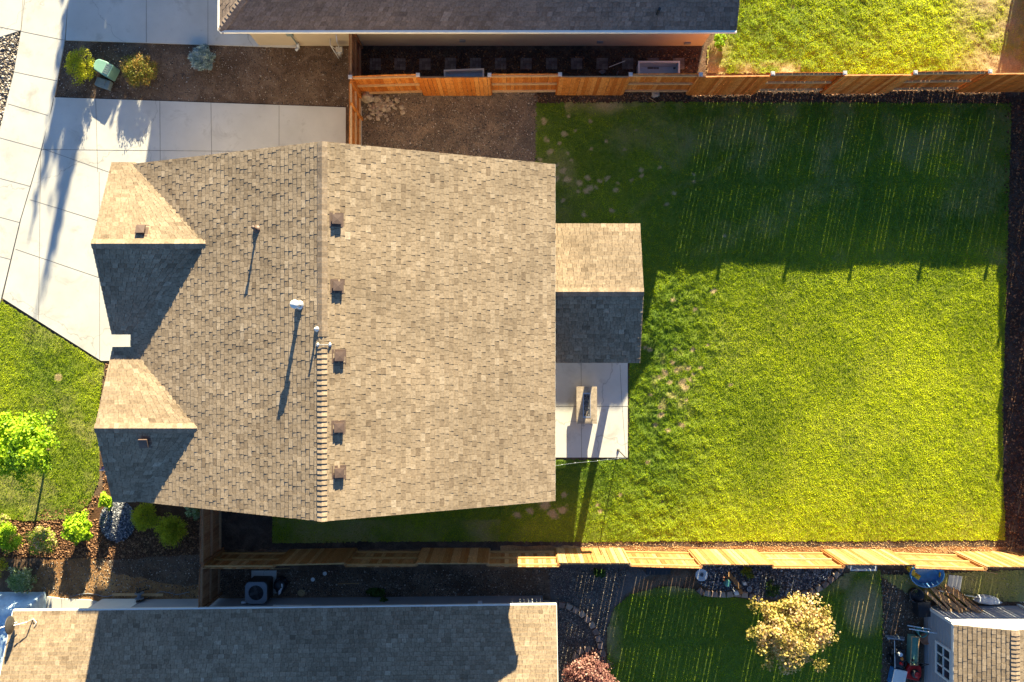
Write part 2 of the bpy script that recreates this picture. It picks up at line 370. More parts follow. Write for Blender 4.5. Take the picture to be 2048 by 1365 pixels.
gp = flat('gravel_verge', pp((-80, 95), (0, 76), (44, 64), (30, 145), (14, 210), (-10, 310), (-80, 330)), .012, M['greygravel'])

# ------------------------------------------------------------------ scattered stones and chips (stuff)
def scatter(name, poly_px, n, smin, smax, mat, seed=0, z0=.01, flatk=.6, tpow=1.0, label=None, hump=None):
    rg = np.random.default_rng(seed); poly = [P2(*p) for p in poly_px]
    xs = np.array([p[0] for p in poly]); ys = np.array([p[1] for p in poly])
    X = rg.uniform(xs.min(), xs.max(), n * 4); Y = rg.uniform(ys.min(), ys.max(), n * 4)
    k = inpoly(X, Y, poly); X = X[k][:n]; Y = Y[k][:n]; n = len(X)
    base = np.array([(1, 0, 0), (0, 1, 0), (-1, 0, 0), (0, -1, 0), (0, 0, 1), (0, 0, -1)], float)
    fc = np.array([(0, 1, 4), (1, 2, 4), (2, 3, 4), (3, 0, 4), (1, 0, 5), (2, 1, 5), (3, 2, 5), (0, 3, 5)])
    s = smin + (smax - smin) * rg.random(n) ** 2
    B = base[None] * (1 + rg.uniform(-.35, .35, (n, 6, 1)))
    B[:, :, 2] *= flatk; B *= s[:, None, None]
    a = rg.uniform(0, 6.28, n); ca, sa_ = np.cos(a)[:, None], np.sin(a)[:, None]
    st = rg.uniform(.7, 1.5, n)[:, None]; x = B[:, :, 0] * st; y = B[:, :, 1] / st; tilt = rg.uniform(-.4, .4, (n, 1))
    V = np.stack([x * ca - y * sa_ + X[:, None], x * sa_ + y * ca + Y[:, None], B[:, :, 2] + tilt * x * .6 + z0 + s[:, None] * .3], -1)
    if hump is not None: V[:, :, 2] += hump(X, Y)[:, None]
    Fc = (np.arange(n)[:, None, None] * 6 + fc[None]).reshape(-1, 3)
    t = np.repeat(rg.random(n) ** tpow, 8)
    o = big_mesh(name, V.reshape(-1, 3), Fc, {'tint': t}, mat, 3)
    return tag(o, label, None, None, 'stuff')
scatter('gravel', [(-80, 95), (0, 76), (44, 64), (30, 145), (14, 210), (-10, 310), (-80, 330)], 5000, .02, .06, M['pebble'], 1, label='multicoloured river rock in the verge beside the pavement', tpow=.55)
scatter('pebbles', [(724, 170), (1075, 170), (1075, 330), (724, 330)], 9000, .008, .028, M['pebble'], 2, label='fine brown gravel in the yard by the orange fence', tpow=1.3)
scatter('pebbles', [(130, 85), (697, 98), (697, 214), (110, 194)], 5000, .008, .026, M['pebble'], 3, label='small stones in the soil bed between the two driveways', tpow=1.4)
scatter('mulch_chips', [(0, 1045), (215, 985), (216, 725), (212, 725), (205, 980), (180, 1040), (400, 1030), (400, 1110), (200, 1118), (0, 1112)], 9000, .012, .05, M['chips'], 4, flatk=.3, label='brown bark chips in the shrub bed')
scatter('pebbles', [(70, 1125), (205, 1120), (405, 1110), (405, 1195), (80, 1195)], 2500, .008, .03, M['pebble'], 5, label='loose stones on the dirt strip by the grey house', tpow=1.1)
scatter('gravel', [(1400, 1132), (1695, 1130), (1680, 1150), (1640, 1172), (1600, 1188), (1540, 1196), (1480, 1190), (1420, 1180), (1395, 1165)], 5500, .02, .05, M['bluerock'], 6, label='dark blue-grey rock filling the bed behind the low stone edging')
scatter('pebbles', [(440, 1140), (1090, 1140), (1090, 1192), (440, 1192)], 6000, .008, .03, M['pebble'], 7, label='small stones in the shaded side yard by the grey house', tpow=1.6)
scatter('pebbles', [(1090, 1135), (1260, 1135), (1215, 1230), (1200, 1365), (1115, 1365), (1115, 1210)], 8000, .008, .026, M['pebble'], 8, label='grey gravel between the grey house and its lawn', tpow=1.1)
scatter('mulch_chips', [(2008, 200), (2080, 200), (2080, 1100), (2008, 1100)], 7000, .012, .05, M['chips'], 9, flatk=.3, tpow=2, label='dark mulch chips along the right side of the big lawn')
scatter('mulch_chips', [(1070, 188), (2010, 178), (2010, 208), (1070, 206)], 6000, .01, .045, M['chips'], 10, flatk=.3, tpow=1.6, label='dark mulch chips under the orange fence')
scatter('pebbles', [(1160, 1084), (2040, 1084), (2040, 1125), (1160, 1125)], 6000, .008, .026, M['straw_chips'], 11, label='pale chips and crumbs on the soil strip under the sunlit fence')
scatter('pebbles', [(1760, 1140), (2048, 1140), (2048, 1205), (1840, 1205), (1840, 1365), (1765, 1365)], 6000, .008, .03, M['pebble'], 12, label='stones and crumbs on the bare ground around the shed', tpow=1.6)
scatter('mulch_chips', [(705, 100), (1400, 100), (1395, 150), (705, 150)], 5000, .01, .04, M['chips'], 13, flatk=.3, tpow=2.5, label='dark chips around the square stepping pavers')
def hump(X, Y):
    c = P2(236, 1045); return .16 * np.clip(1 - ((X - c[0]) / .72) ** 2 - ((Y - c[1]) / .78) ** 2, 0, 1)
scatter('rock_mound', [(236 + 36 * math.cos(a / 12 * 6.283), 1042 + 42 * math.sin(a / 12 * 6.283)) for a in range(12)], 4200, .015, .045, M['bluerock'], 14, hump=hump, tpow=.8, label='mound of small blue-grey rock beside the golden shrubs')

# ------------------------------------------------------------------ lawns
SPOTS = [(128, 300, 7), (118, 270, 6), (350, 245, 5), (548, 290, 6), (965, 365, 4), (310, 405, 8), (148, 460, 8), (185, 565, 9), (555, 540, 5), (858, 545, 5), (375, 645, 5),
         (300, 735, 9), (335, 815, 10), (360, 820, 7), (520, 800, 8), (700, 810, 7), (635, 835, 6), (450, 850, 9), (550, 895, 9), (510, 925, 8), (600, 890, 5), (440, 925, 6), (780, 910, 7), (800, 850, 5), (925, 825, 5),
         (1010, 730, 7), (1015, 785, 6), (300, 1010, 6), (490, 1140, 8), (740, 1100, 7), (1180, 710, 5), (1490, 835, 5), (1490, 770, 4), (245, 690, 6), (240, 810, 8), (410, 375, 4), (690, 470, 5), (345, 575, 5), (1310, 940, 6), (1240, 1045, 6), (1770, 1330, 5), (270, 490, 5), (90, 640, 7)]
SPOTS = [(1060 + a / 4.55, 180 + b / 4.55, r / 1.4 if r < 20 else r) for a, b, r in SPOTS]
SPOTS += [(1330, 745, 7), (1376, 737, 5), (1370, 775, 7), (1386, 748, 4), (1320, 815, 5), (1362, 850, 6), (1345, 600, 5), (1427, 583, 6), (1090, 1010, 10), (1365, 765, 8), (1340, 765, 5), (1352, 740, 6), (1380, 760, 5), (1322, 830, 6), (1335, 860, 4), (1385, 700, 5), (1400, 735, 4), (1300, 700, 5), (1372, 800, 4), (1318, 755, 4), (1060, 1022, 7), (1105, 1028, 10), (1125, 1020, 9), (1128, 990, 6), (1035, 1030, 7),
          (1195, 1010, 4), (1200, 1022, 5), (1350, 700, 4), (1300, 790, 4), (1310, 850, 5), (1295, 925, 4), (1240, 990, 4), (1390, 620, 4), (1415, 690, 4), (1344, 725, 5), (1290, 695, 4), (1460, 770, 4)]
def lawn(name, poly_px, density, amp, yellow, dry, seed, label, hb=(.025, .048), cell=.055, clump=None):
    rg = np.random.default_rng(seed); poly = [P2(*p) for p in poly_px]
    xs = [p[0] for p in poly]; ys = [p[1] for p in poly]; x0, x1, y0, y1 = min(xs), max(xs), min(ys), max(ys)
    def Hh(x, y):
        a = amp if clump is None else amp * (1 + clump(x, y))
        return .022 + a * (fbm(x, y, 3.2, seed, 4) - .35) + (.25 * a + .004) * (vn(x, y, 13, seed + 7) - .5)
    nx = int((x1 - x0) / cell) + 2; ny = int((y1 - y0) / cell) + 2
    gx = x0 + np.arange(nx) * cell; gy = y0 + np.arange(ny) * cell
    GX, GY = np.meshgrid(gx, gy); GX = GX + rg.uniform(-.02, .02, GX.shape); GY = GY + rg.uniform(-.02, .02, GY.shape)
    Z = Hh(GX, GY)
    ok = inpoly((GX[:-1, :-1] + cell / 2), (GY[:-1, :-1] + cell / 2), poly)
    idx = np.arange(nx * ny).reshape(ny, nx)
    Fc = np.stack([idx[:-1, :-1][ok], idx[:-1, 1:][ok], idx[1:, 1:][ok], idx[1:, :-1][ok]], -1)
    V = np.stack([GX.ravel(), GY.ravel(), Z.ravel()], -1)
    used = np.unique(Fc); mp = -np.ones(len(V), int); mp[used] = np.arange(len(used)); V = V[used]; Fc = mp[Fc]
    vpx = V[:, 0] * F / H + 1024; vpy = 682.5 - V[:, 1] * F / H
    base = big_mesh(name, V, Fc, {'dry': np.clip(dry(vpx, vpy, V[:, 0], V[:, 1]), 0, 1), 'yellow': np.clip(yellow(vpx, vpy, V[:, 0], V[:, 1]), 0, 1)}, M['turfsoil'], 4, True); tag(base, kind='structure')
    area = ok.sum() * cell * cell; n = int(area * density)
    X = rg.uniform(x0, x1, int(n * (x1 - x0) * (y1 - y0) / area * 1.05)); Y = rg.uniform(y0, y1, len(X))
    wx = X + .06 * (vn(X, Y, 9, 5) - .5); wy = Y + .06 * (vn(X, Y, 9, 9) - .5)
    k = inpoly(wx, wy, poly); X = X[k]; Y = Y[k]
    px = X * F / H + 1024; py = 682.5 - Y * F / H
    d = np.clip(dry(px, py, X, Y), 0, 1)
    keep = rg.random(len(X)) > d * .55; X, Y, px, py, d = X[keep], Y[keep], px[keep], py[keep], d[keep]
    n = len(X); yl = np.clip(yellow(px, py, X, Y), 0, 1)
    c1 = fbm(X, Y, 7, seed + 3, 3)
    hgt = rg.uniform(hb[0], hb[1], n) * (.7 + .6 * c1) * (1 - .45 * d)
    wdt = rg.uniform(.006, .013, n) * 1.35
    a = rg.uniform(0, 6.283, n); lean = rg.uniform(.2, .9, n) * hgt; la = rg.uniform(0, 6.283, n)
    Zb = Hh(X, Y) - .006
    p0 = np.stack([X - np.cos(a) * wdt, Y - np.sin(a) * wdt, Zb], -1); p1 = np.stack([X + np.cos(a) * wdt, Y + np.sin(a) * wdt, Zb], -1)
    p2 = np.stack([X + np.cos(la) * lean, Y + np.sin(la) * lean, Zb + hgt], -1)
    V = np.stack([p0, p1, p2], 1).reshape(-1, 3); Fc = np.arange(n * 3).reshape(-1, 3)
    t = np.clip(.5 + .05 * np.sin((X * .8 + Y * .6) * 11) + .95 * (c1 - .5) + rg.uniform(-.35, .35, n) + 1.1 * (fbm(X, Y, .5, seed + 9, 4) - .5), 0, 1)
    o = big_mesh('grass', V, Fc, {'tint': t, 'dry': d * (rg.random(n) < .35 + .65 * d), 'yellow': yl}, M['grass'], 3)
    tag(o, label, None, None, 'stuff'); return o
def spots(px, py):
    d = np.zeros_like(px); nz = .5 * vn(px, py, .3, 3) + .5 * vn(px, py, .8, 4)
    for sx, sy, r in SPOTS:
        q = ((px - sx) ** 2 + 1.4 * (py - sy + .35 * (px - sx) * math.sin(sx)) ** 2) / (r * r) * (.1 + 1.7 * nz); d = np.maximum(d, np.clip(1.5 - q, 0, 1))
    return d
def dry_main(px, py, X, Y):
    d = spots(px, py)
    d = np.maximum(d, .75 * np.clip(1 - ((px - 1350) / 60) ** 2 - ((py - 775) / 90) ** 2, 0, 1) * np.clip(fbm(X, Y, 3.0, 31, 4) * 4 - 2.0, 0, 1))
    d = np.maximum(d, np.clip(1 - np.abs(py - 212) / 26, 0, 1) * (px > 1130) * (px < 1480) * np.clip(fbm(X, Y, 1.2, 5) * 2.6 - .9, 0, 1) * .9)
    d = np.maximum(d, (py > 1040) * (px < 1000) * np.clip(fbm(X, Y, .9, 6) * 2.5 - 1.1, 0, 1) * .6)
    d = np.maximum(d, (.4 - .3 * (py > 530)) * np.clip(fbm(X + .5 * Y, Y - .5 * X, .7, 12) * 3 - 1.5, 0, 1))  # dry mottling, painted weaker where the lawn lies in sun
    u = (px - 1300) * .87 - (py - 405) * -.5; v = (py - 405) + (px - 1300) * .55      # dusty worn track
    d = np.maximum(d, .3 * np.clip(1 - np.abs(v + 12 * np.sin(px * .03)) / 12, 0, 1) * (px > 1255) * (px < 1560) * fbm(X, Y, 2.5, 15))
    d = np.maximum(d, .3 * np.clip(1 - np.abs(v - 150 + 10 * np.sin(px * .025)) / 16, 0, 1) * (px > 1380) * (px < 1800) * fbm(X, Y, 2.5, 16))
    return d
def yel_lit_main(px, py, X, Y):
    return np.clip(.05 + .8 * np.clip((px - 1330) / 240, 0, 1) * np.clip((py - 440) / 200, 0, 1) + .3 * np.clip((py - 950) / 80, 0, 1) + .45 * (fbm(X, Y, .55, 8) - .45), 0, 1)  # light painted into turf colour: paler yellow in sun, dark green in fence shade
MAIN = [(1072, 207), (1300, 206), (1700, 206), (2022, 208), (2018, 330), (2011, 600), (2004, 800), (2006, 1000), (2010, 1080), (1700, 1082), (1300, 1082), (1160, 1084), (900, 1082), (545, 1086), (548, 900), (1000, 900), (1000, 920), (1258, 920), (1258, 560), (1072, 560)]
def clump_main(x, y):
    px = x * F / H + 1024; return 4.2 * np.clip(1 - np.abs(px - 1330) / 170, 0, 1) * (px > 1180)
lawn('lawn', MAIN, 2100, .022, yel_lit_main, dry_main, 21, 'short turf of the big backyard lawn with scattered straw spots', clump=clump_main)
lawn('lawn', [(-60, 560), (5, 603), (203, 727), (210, 727), (200, 800), (199, 960), (180, 1005), (150, 1036), (60, 1042), (-60, 1030)], 1500, .04, lambda px, py, X, Y: .35 + .5 * (fbm(X, Y, 1, 2) - .4), lambda px, py, X, Y: .45 * np.clip(fbm(X, Y, .9, 4) * 3 - 1.4, 0, 1) + np.clip(1.5 - ((px - 118) ** 2 + (py - 755) ** 2) / 60, 0, 1), 22, 'short turf of the front lawn below the driveway')
lawn('lawn', [(1412, 148), (1415, 95), (1445, 60), (1390, -80), (2150, -80), (2150, 150)], 1500, .05, lambda px, py, X, Y: .35 + .5 * np.clip((px - 1600) / 300, 0, 1) + .5 * (fbm(X, Y, 1, 2) - .4),
     lambda px, py, X, Y: np.maximum(np.clip((px - 1880) / 100, 0, 1) * np.clip(fbm(X, Y, 1.3, 4) * 2.4 - .5, 0, 1), np.maximum(np.clip((1475 - px) / 50, 0, 1), np.clip((py - 118) / 20, 0, 1) * (px < 1600)) * np.clip(fbm(X, Y, 2, 5) * 3 - .9, 0, 1)), 23, 'bright turf of the lawn beyond the orange fence', clump=lambda x, y: .6)
SL = [(1216, 1400), (1214, 1260), (1228, 1215), (1262, 1188), (1330, 1172), (1388, 1178), (1402, 1193), (1450, 1192), (1500, 1200), (1540, 1205), (1605, 1195), (1655, 1172), (1692, 1145), (1760, 1140), (1765, 1240), (1760, 1400)]
lawn('lawn', SL, 1300, .04, lambda px, py, X, Y: .15 + 0 * px, lambda px, py, X, Y: np.maximum(np.clip(1.25 - ((px - 1728) / 42) ** 2 - ((py - 1215) / 60) ** 2, 0, 1) * .8, np.maximum(np.clip((1250 - px) / 30, 0, 1), np.clip((1195 - py) / 15, 0, 1)) * np.clip(fbm(X, Y, 1.5, 5) * 3 - 1, 0, 1) * .7), 24, 'shaded turf of the lawn around the golden tree')
lawn('lawn', [(1760, 1150), (2060, 1140), (2060, 1203), (1850, 1200), (1800, 1180)], 700, .04, lambda px, py, X, Y: .3 + 0 * px, lambda px, py, X, Y: .35 + .4 * (fbm(X, Y, 1.5, 5)), 25, 'patchy dry turf between the fence and the shed')

# ------------------------------------------------------------------ roofs
def shingles(mb, A, B, D, C, seed=0, ex=.143, wr=(.12, .27)):
    """A-B eave (left to right seen from below), D-C ridge; tabs as thin wedges"""
    rr = random.Random(seed); A, B, C, D = map(Vector, (A, B, C, D))
    n = (B - A).cross(D - A).normalized()
    if n.z < 0: n = -n
    L = ((D - A) - (D - A).project((B - A).normalized())).length
    k = int(L / ex + .999)
    for i in range(k):
        v0, v1 = i * ex / L, min(1, (i + 1) * ex / L)
        l0, r0 = A.lerp(D, v0), B.lerp(C, v0); l1, r1 = A.lerp(D, v1), B.lerp(C, v1)
        W = (r0 - l0).length
        if W < .05: continue
        x = -rr.uniform(0, .2); thick = rr.random() < .5
        while x < W:
            wd = rr.uniform(*wr); a, b = max(0, x) / W, min(W, x + wd - .009) / W; x += wd; thick = (not thick) if rr.random() < .8 else thick
            if b - a < 1e-4: continue
            h = .026 + rr.uniform(0, .004) if thick else .018 + rr.uniform(0, .004)
            e = rr.uniform(0, .004)
            p = [l0.lerp(r0, a), l0.lerp(r0, b), l1.lerp(r1, b), l1.lerp(r1, a)]
            dn = (p[0] - p[3]).normalized() * e
            q = [p[0] + n * h + dn, p[1] + n * h + dn, p[2] + n * .002 * (1 + thick), p[3] + n * .002 * (1 + thick)]
            t = min(1, max(0, rr.gauss(.48, .15) + (.05 if thick else -.05)))
            mb.add(q + [p[0] + dn - n * .004, p[1] + dn - n * .004, p[2] - n * .004, p[3] - n * .004],
                   [(0, 1, 2, 3), (4, 5, 1, 0), (5, 6, 2, 1), (7, 4, 0, 3)], t)
def caps(mb, A, B, halfw, drop, seed=0, ex=.145, lift=.05):
    """ridge cap shingles from A to B; overlap raised at the A end"""
    rr = random.Random(seed); A, B = Vector(A), Vector(B); d = (B - A); L = d.length; d.normalize()
    s = Vector((-d.y, d.x, 0)).normalized()
    k = int(L / ex)
    for i in range(k):
        a = A + d * (i * ex); b = A + d * ((i + 1) * ex + .01)
        h0, h1 = lift, .026; t = min(1, max(0, rr.gauss(.5, .25))); hw = halfw * rr.uniform(.96, 1.04)
        vs = []
        for p, h in ((a, h0), (b, h1)):
            vs += [p + s * hw + Vector((0, 0, h - drop * hw)), p + Vector((0, 0, h)), p - s * hw + Vector((0, 0, h - drop * hw))]
        vs += [v - Vector((0, 0, .022)) for v in vs[:3]]
        vs += [vs[3] - Vector((0, 0, .022)), vs[5] - Vector((0, 0, .022))]
        mb.add(vs, [(0, 3, 4, 1), (1, 4, 5, 2), (0, 1, 7, 6), (1, 2, 8, 7), (0, 6, 9, 3), (2, 5, 10, 8)], t)
def deckslab(mb, A, B, C, D, th=.12):
    n = Vector((0, 0, -th)); q = [Vector(p) - Vector((0, 0, .004)) for p in (A, B, C, D)]
    mb.add(q + [p + n for p in q], [(0, 1, 2, 3), (7, 6, 5, 4), (0, 4, 5, 1), (1, 5, 6, 2), (2, 6, 7, 3), (3, 7, 4, 0)])
def bar(mb, a, b, w_, h_, t=.5):
    a, b = Vector(a), Vector(b); d = (b - a); s = Vector((-d.y, d.x, 0))
    s = s.normalized() * w_ / 2 if s.length > 1e-6 else Vector((w_ / 2, 0, 0)); u = Vector((0, 0, h_ / 2))
    vs = [a - s - u, a + s - u, a + s + u, a - s + u, b - s - u, b + s - u, b + s + u, b - s + u]
    mb.add(vs, [(0, 1, 2, 3), (7, 6, 5, 4), (0, 4, 5, 1), (1, 5, 6, 2), (2, 6, 7, 3), (3, 7, 4, 0)], t)

# --- main house
ZE, ZR = 4.15, 6.73; XE, XR, XW = 1.337, -5.23, -11.85; YN, YS = 5.50, -4.97
hs = empty('house', (-5.2, .3, 0), label='tan shingled house with two front gables standing mid-frame beside the big lawn', cat='house')
def hp(o): o.parent = hs; o.matrix_parent_inverse = hs.matrix_basis.inverted(); return o
hs.location = (0, 0, 0)
m = MB(); wz = ZE - .15
m.prism([(XW + .45, YS + .4), (XE - .5, YS + .4), (XE - .5, YN - .4), (XW + .45, YN - .4)], 0, wz)
G1 = (5.55, .21, 5.23, -12.45); G2 = (-.19, -5.0, 5.12, -12.42)
m.prism([(-12.05, .5), (-11.3, .5), (-11.3, 5.14), (-12.05, 5.14)], 0, wz - .003)
m.prism([(-11.9, -4.6), (-11.3, -4.6), (-11.3, -.5), (-11.9, -.5)], 0, wz - .003)
# gable end triangles
for y in (YN - .42, YS + .42): m.add([(XE - .5, y, wz - .01), (XW + .45, y, wz - .01), (XR, y, ZR - .16)], [(0, 1, 2)])
m.add([(-12.0, 5.1, wz), (-12.0, .5, wz), (-12.0, 2.88, 5.1)], [(0, 1, 2)])
m.add([(-11.88, -4.6, wz), (-11.88, -.5, wz), (-11.88, -2.6, 5.0)], [(0, 1, 2)])
m.build('wall', M['wall'], hs)
m = MB()
deckslab(m, (XE, YS, ZE), (XE, YN, ZE), (XR, YN, ZR), (XR, YS, ZR))
deckslab(m, (XW, YN, ZE), (XW, YS, ZE), (XR, YS, ZR), (XR, YN, ZR))
rf = MB()
shingles(rf, (XE, YS, ZE), (XE, YN, ZE), (XR, YS, ZR), (XR, YN, ZR), 1)
shingles(rf, (XW, YN, ZE), (XW, YS, ZE), (XR, YN, ZR), (XR, YS, ZR), 2)
for (yn, ys, zr, xf), sd in ((G1, 3), (G2, 5)):
    yc = (yn + ys) / 2; xi = XR - (ZR - zr) / .392 + .15      # where the gable ridge meets the main slope
    xe_ = XW + .15
    # gable slopes run in until they are swallowed by the main slope
    A, B, D, C = (xf, yn, ZE), (xe_, yn, ZE), (xf, yc, zr), (xi, yc, zr)
    deckslab(m, A, B, C, D, .1); shingles(rf, B, A, C, D, sd)
    A, B, D, C = (xf, ys, ZE), (xe_, ys, ZE), (xf, yc, zr), (xi, yc, zr)
    deckslab(m, A, B, C, D, .1); shingles(rf, A, B, D, C, sd + 1)
roof = rf.build('roof', M['shingle'], hs)
m.build('roof_deck', M['deck'], roof)
def cap_obj(A, B, hw, drop, seed, mat, par, lift=.05):
    cp = MB(); caps(cp, A, B, hw, drop, seed, lift=lift); return cp.build('ridge_cap', mat, par)
cap_obj((XR, YS, ZR), (XR, -.1, ZR), .14, .39, 1, M['shingle_cap'], roof); cap_obj((XR, YN, ZR), (XR, .05, ZR), .14, .39, 2, M['shingle_cap'], roof, .033)
for (yn, ys, zr, xf), sd in ((G1, 3), (G2, 5)):
    cap_obj((xf, (yn + ys) / 2, zr), (XR - (ZR - zr) / .392 + .1, (yn + ys) / 2, zr), .14, .40, sd, M['shingle_cap'], roof)
m = MB()   # fascia + gutters
for y, s in ((YN, 1), (YS, -1)):
    bar(m, (XE, y - s * .02, ZE - .20), (XR, y - s * .02, ZR - .20), .022, .15); bar(m, (XW, y - s * .02, ZE - .20), (XR, y - s * .02, ZR - .20), .022, .15)
for (yn, ys, zr, xf) in (G1, G2):
    for y in (yn, ys): bar(m, (xf + .02, y, ZE - .18), (xf + .02, (yn + ys) / 2, zr - .18), .022, .14)
m.build('fascia', M['white'], hs)
m = MB(); bar(m, (XE + .008, YS, ZE - .085), (XE + .008, YN, ZE - .085), .016, .12)
m.build('gutter', M['white'], hs)
def slope_z(x, y):
    z = ZR - .392 * abs(x - XR) if x < XR else ZR - .393 * abs(x - XR)
    for (yn, ys, zr, xf) in (G1, G2):
        if x < XR and ys < y < yn:
            hw = (yn - ys) / 2; z = max(z, zr - (zr - ZE) / hw * abs(y - (yn + ys) / 2)) if x > xf else z
    return z
def onroof(px, py):
    z = 5.5
    for _ in range(12): x, y, _z = P(px, py, z); z = slope_z(x, y)
    return Vector((x, y, z))
def roof_vent(px, py, nx, ny, parent, mat=None, s=.27):
    p = onroof(px, py); v = MB()
    n = Vector((nx, ny, 1)).normalized(); q = n.to_track_quat('Z', 'Y').to_matrix().to_4x4()
    mt = Matrix.Translation(p) @ q @ (Matrix.Identity(4))
    ang = 0
    def T(x, y, z): return mt @ Vector((x, y, z))
    # flange
    def bx(hx, hy, z0, z1, tx=1, off=(0, 0)):
        vs = [T(off[0] + sx * hx * (tx if zz == z1 else 1), off[1] + sy * hy * (tx if zz == z1 else 1), zz) for zz in (z0, z1) for sx, sy in ((-1, -1), (1, -1), (1, 1), (-1, 1))]
        v.add(vs, [(3, 2, 1, 0), (4, 5, 6, 7), (0, 1, 5, 4), (1, 2, 6, 5), (2, 3, 7, 6), (3, 0, 4, 7)])
    bx(s * .72, s * .72, .012, .020)
    bx(s * .36, s * .36, .02, .08)
    bx(s * .48, s * .5, .08, .13)
    vs = [T(-s * .48, -s * .5, .13), T(s * .48, -s * .5, .13), T(s * .48, s * .5, .13), T(-s * .48, s * .5, .13), T(0, 0, .14)]
    v.add(vs, [(0, 1, 4), (1, 2, 4), (2, 3, 4), (3, 0, 4)])
    return v.build('roof_vent', mat or M['ventbrown'], parent)
for px, py in ((672, 440), (674, 573), (677, 713), (676, 855), (677, 945)): roof_vent(px + 1, py, .39, 0, roof)
roof_vent(284, 462, 0, .39, roof); roof_vent(290, 884, 0, -.39, roof)
# pipes
p = onroof(515, 459); v = MB(); v.tube(p - Vector((0, 0, .1)), p + Vector((0, 0, .33)), .035, n=14); v.tube(p + Vector((0, 0, .33)), p + Vector((0, 0, .39)), .05, n=14); v.lathe([(.13, 0), (.12, .03), (.04, .1)], p, 16)
v.build('vent_pipe', M['ventbrown'], roof, True)
p = onroof(601, 611); v = MB(); v.tube(p - Vector((0, 0, .1)), p + Vector((0, 0, .5)), .06, n=18); v.lathe([(.15, -.02), (.14, .02), (.07, .12)], p, 18)
fl = v.build('flue_pipe', M['metal'], roof, True); v = MB(); v.lathe([(.065, .47), (.12, .49), (.125, .53), (.10, .56), (.12, .58), (.11, .62), (.0, .64)], p, 20); v.build('cap', M['white'], roof, True)
p = onroof(635, 659); v = MB(); v.tube(p - Vector((0, 0, .1)), p + Vector((0, 0, .27)), .032, n=14); v.lathe([(.09, 0), (.08, .03), (.035, .1)], p, 16); v.build('vent_pipe', M['metal'], roof, True)
v = MB()
for px in (636, 660):
    p = onroof(px, 690); v.lathe([(.05, .0), (.05, .03), (.025, .05), (.03, .09)], p, 12)
a = onroof(636, 690) + Vector((0, 0, .07)); b = onroof(660, 690) + Vector((0, 0, .07)); top = Vector((XR, a.y, ZR + .06))
v.path([a, top, b], .012); v.build('roof_anchor', M['metal'], roof)

# --- patio cover roof (part of the house)
PZ, PR = 2.65, 3.32; py_n, py_s, pyc = 3.89, -.72, 1.585; pxe = 4.25
m = MB(); deckslab(m, (XE - .2, py_n, PZ), (pxe, py_n, PZ), (pxe, pyc, PR), (XE - .2, pyc, PR), .14); deckslab(m, (XE - .2, py_s, PZ), (pxe, py_s, PZ), (pxe, pyc, PR), (XE - .2, pyc, PR), .14)
rf = MB(); shingles(rf, (pxe, py_n, PZ), (XE - .2, py_n, PZ), (pxe, pyc, PR), (XE - .2, pyc, PR), 11); shingles(rf, (XE - .2, py_s, PZ), (pxe, py_s, PZ), (XE - .2, pyc, PR), (pxe, pyc, PR), 12)
pr = rf.build('porch_roof', M['shingle'], hs); m.build('roof_deck', M['deck'], pr)
cp = MB(); caps(cp, (pxe, pyc, PR), (XE - .1, pyc, PR), .14, .3, 9); cp.build('ridge_cap', M['shingle_cap'], pr)
m = MB()
for ye in (py_n, py_s): bar(m, (pxe - .02, ye, PZ - .22), (pxe - .02, pyc, PR - .22), .022, .15)
bar(m, (XE, py_n - .02, PZ - .2), (pxe, py_n - .02, PZ - .2), .022, .12); bar(m, (XE, py_s + .02, PZ - .2), (pxe, py_s + .02, PZ - .2), .022, .12)
m.build('fascia', M['white'], pr)
for y in (3.6, -.55):
    m = MB(); m.box((3.80, y, 1.27), (.24, .24, 2.44)); m.box((3.80, y, .12), (.32, .32, .2)); m.build('post', M['white'], hs)
m = MB(); m.box((3.80, 1.5, 2.4), (.2, 4.3, .2)); m.build('beam', M['white'], hs)
# sliding door and window on the yard wall, garage door at the front
def window(parent, c, wdt, hgt, axis, face, panes=2, mat='white'):
    """window on a wall: axis 'x' = lies along x; face = +-1 outward"""
    o = MB(); fw = .07; ou = .035 * face
    def b(u, z, du, dz, off, dd, mb):
        if axis == 'x': mb.box((c[0] + u, c[1] + off, c[2] + z), (du, dd, dz))
        else: mb.box((c[0] + off, c[1] + u, c[2] + z), (dd, du, dz))
    for s in (-1, 1):
        b(s * (wdt / 2 - fw / 2), 0, fw, hgt, ou, .07, o); b(0, s * (hgt / 2 - fw / 2), wdt - 2 * fw - .004, fw, ou, .066, o)
    for k in range(1, panes): b(-wdt / 2 + wdt * k / panes, 0, .045, hgt - 2 * fw - .004, ou, .06, o)
    f = o.build('window', M[mat], parent)
    g_ = MB(); b(0, 0, wdt - 2 * fw, hgt - 2 * fw, .018 * face, .012, g_); g_.build('pane', M['glass'], f); return f
window(hs, (XE - .5, -2.2, 1.6), 1.5, 1.2, 'y', 1); window(hs, (XE - .5, 1.5, 1.1), 2.0, 2.1, 'y', 1)
m = MB(); m.box((-12.075, 2.85, 1.15), (.05, 4.0, 2.2)); m.build('garage_door', M['white'], hs)

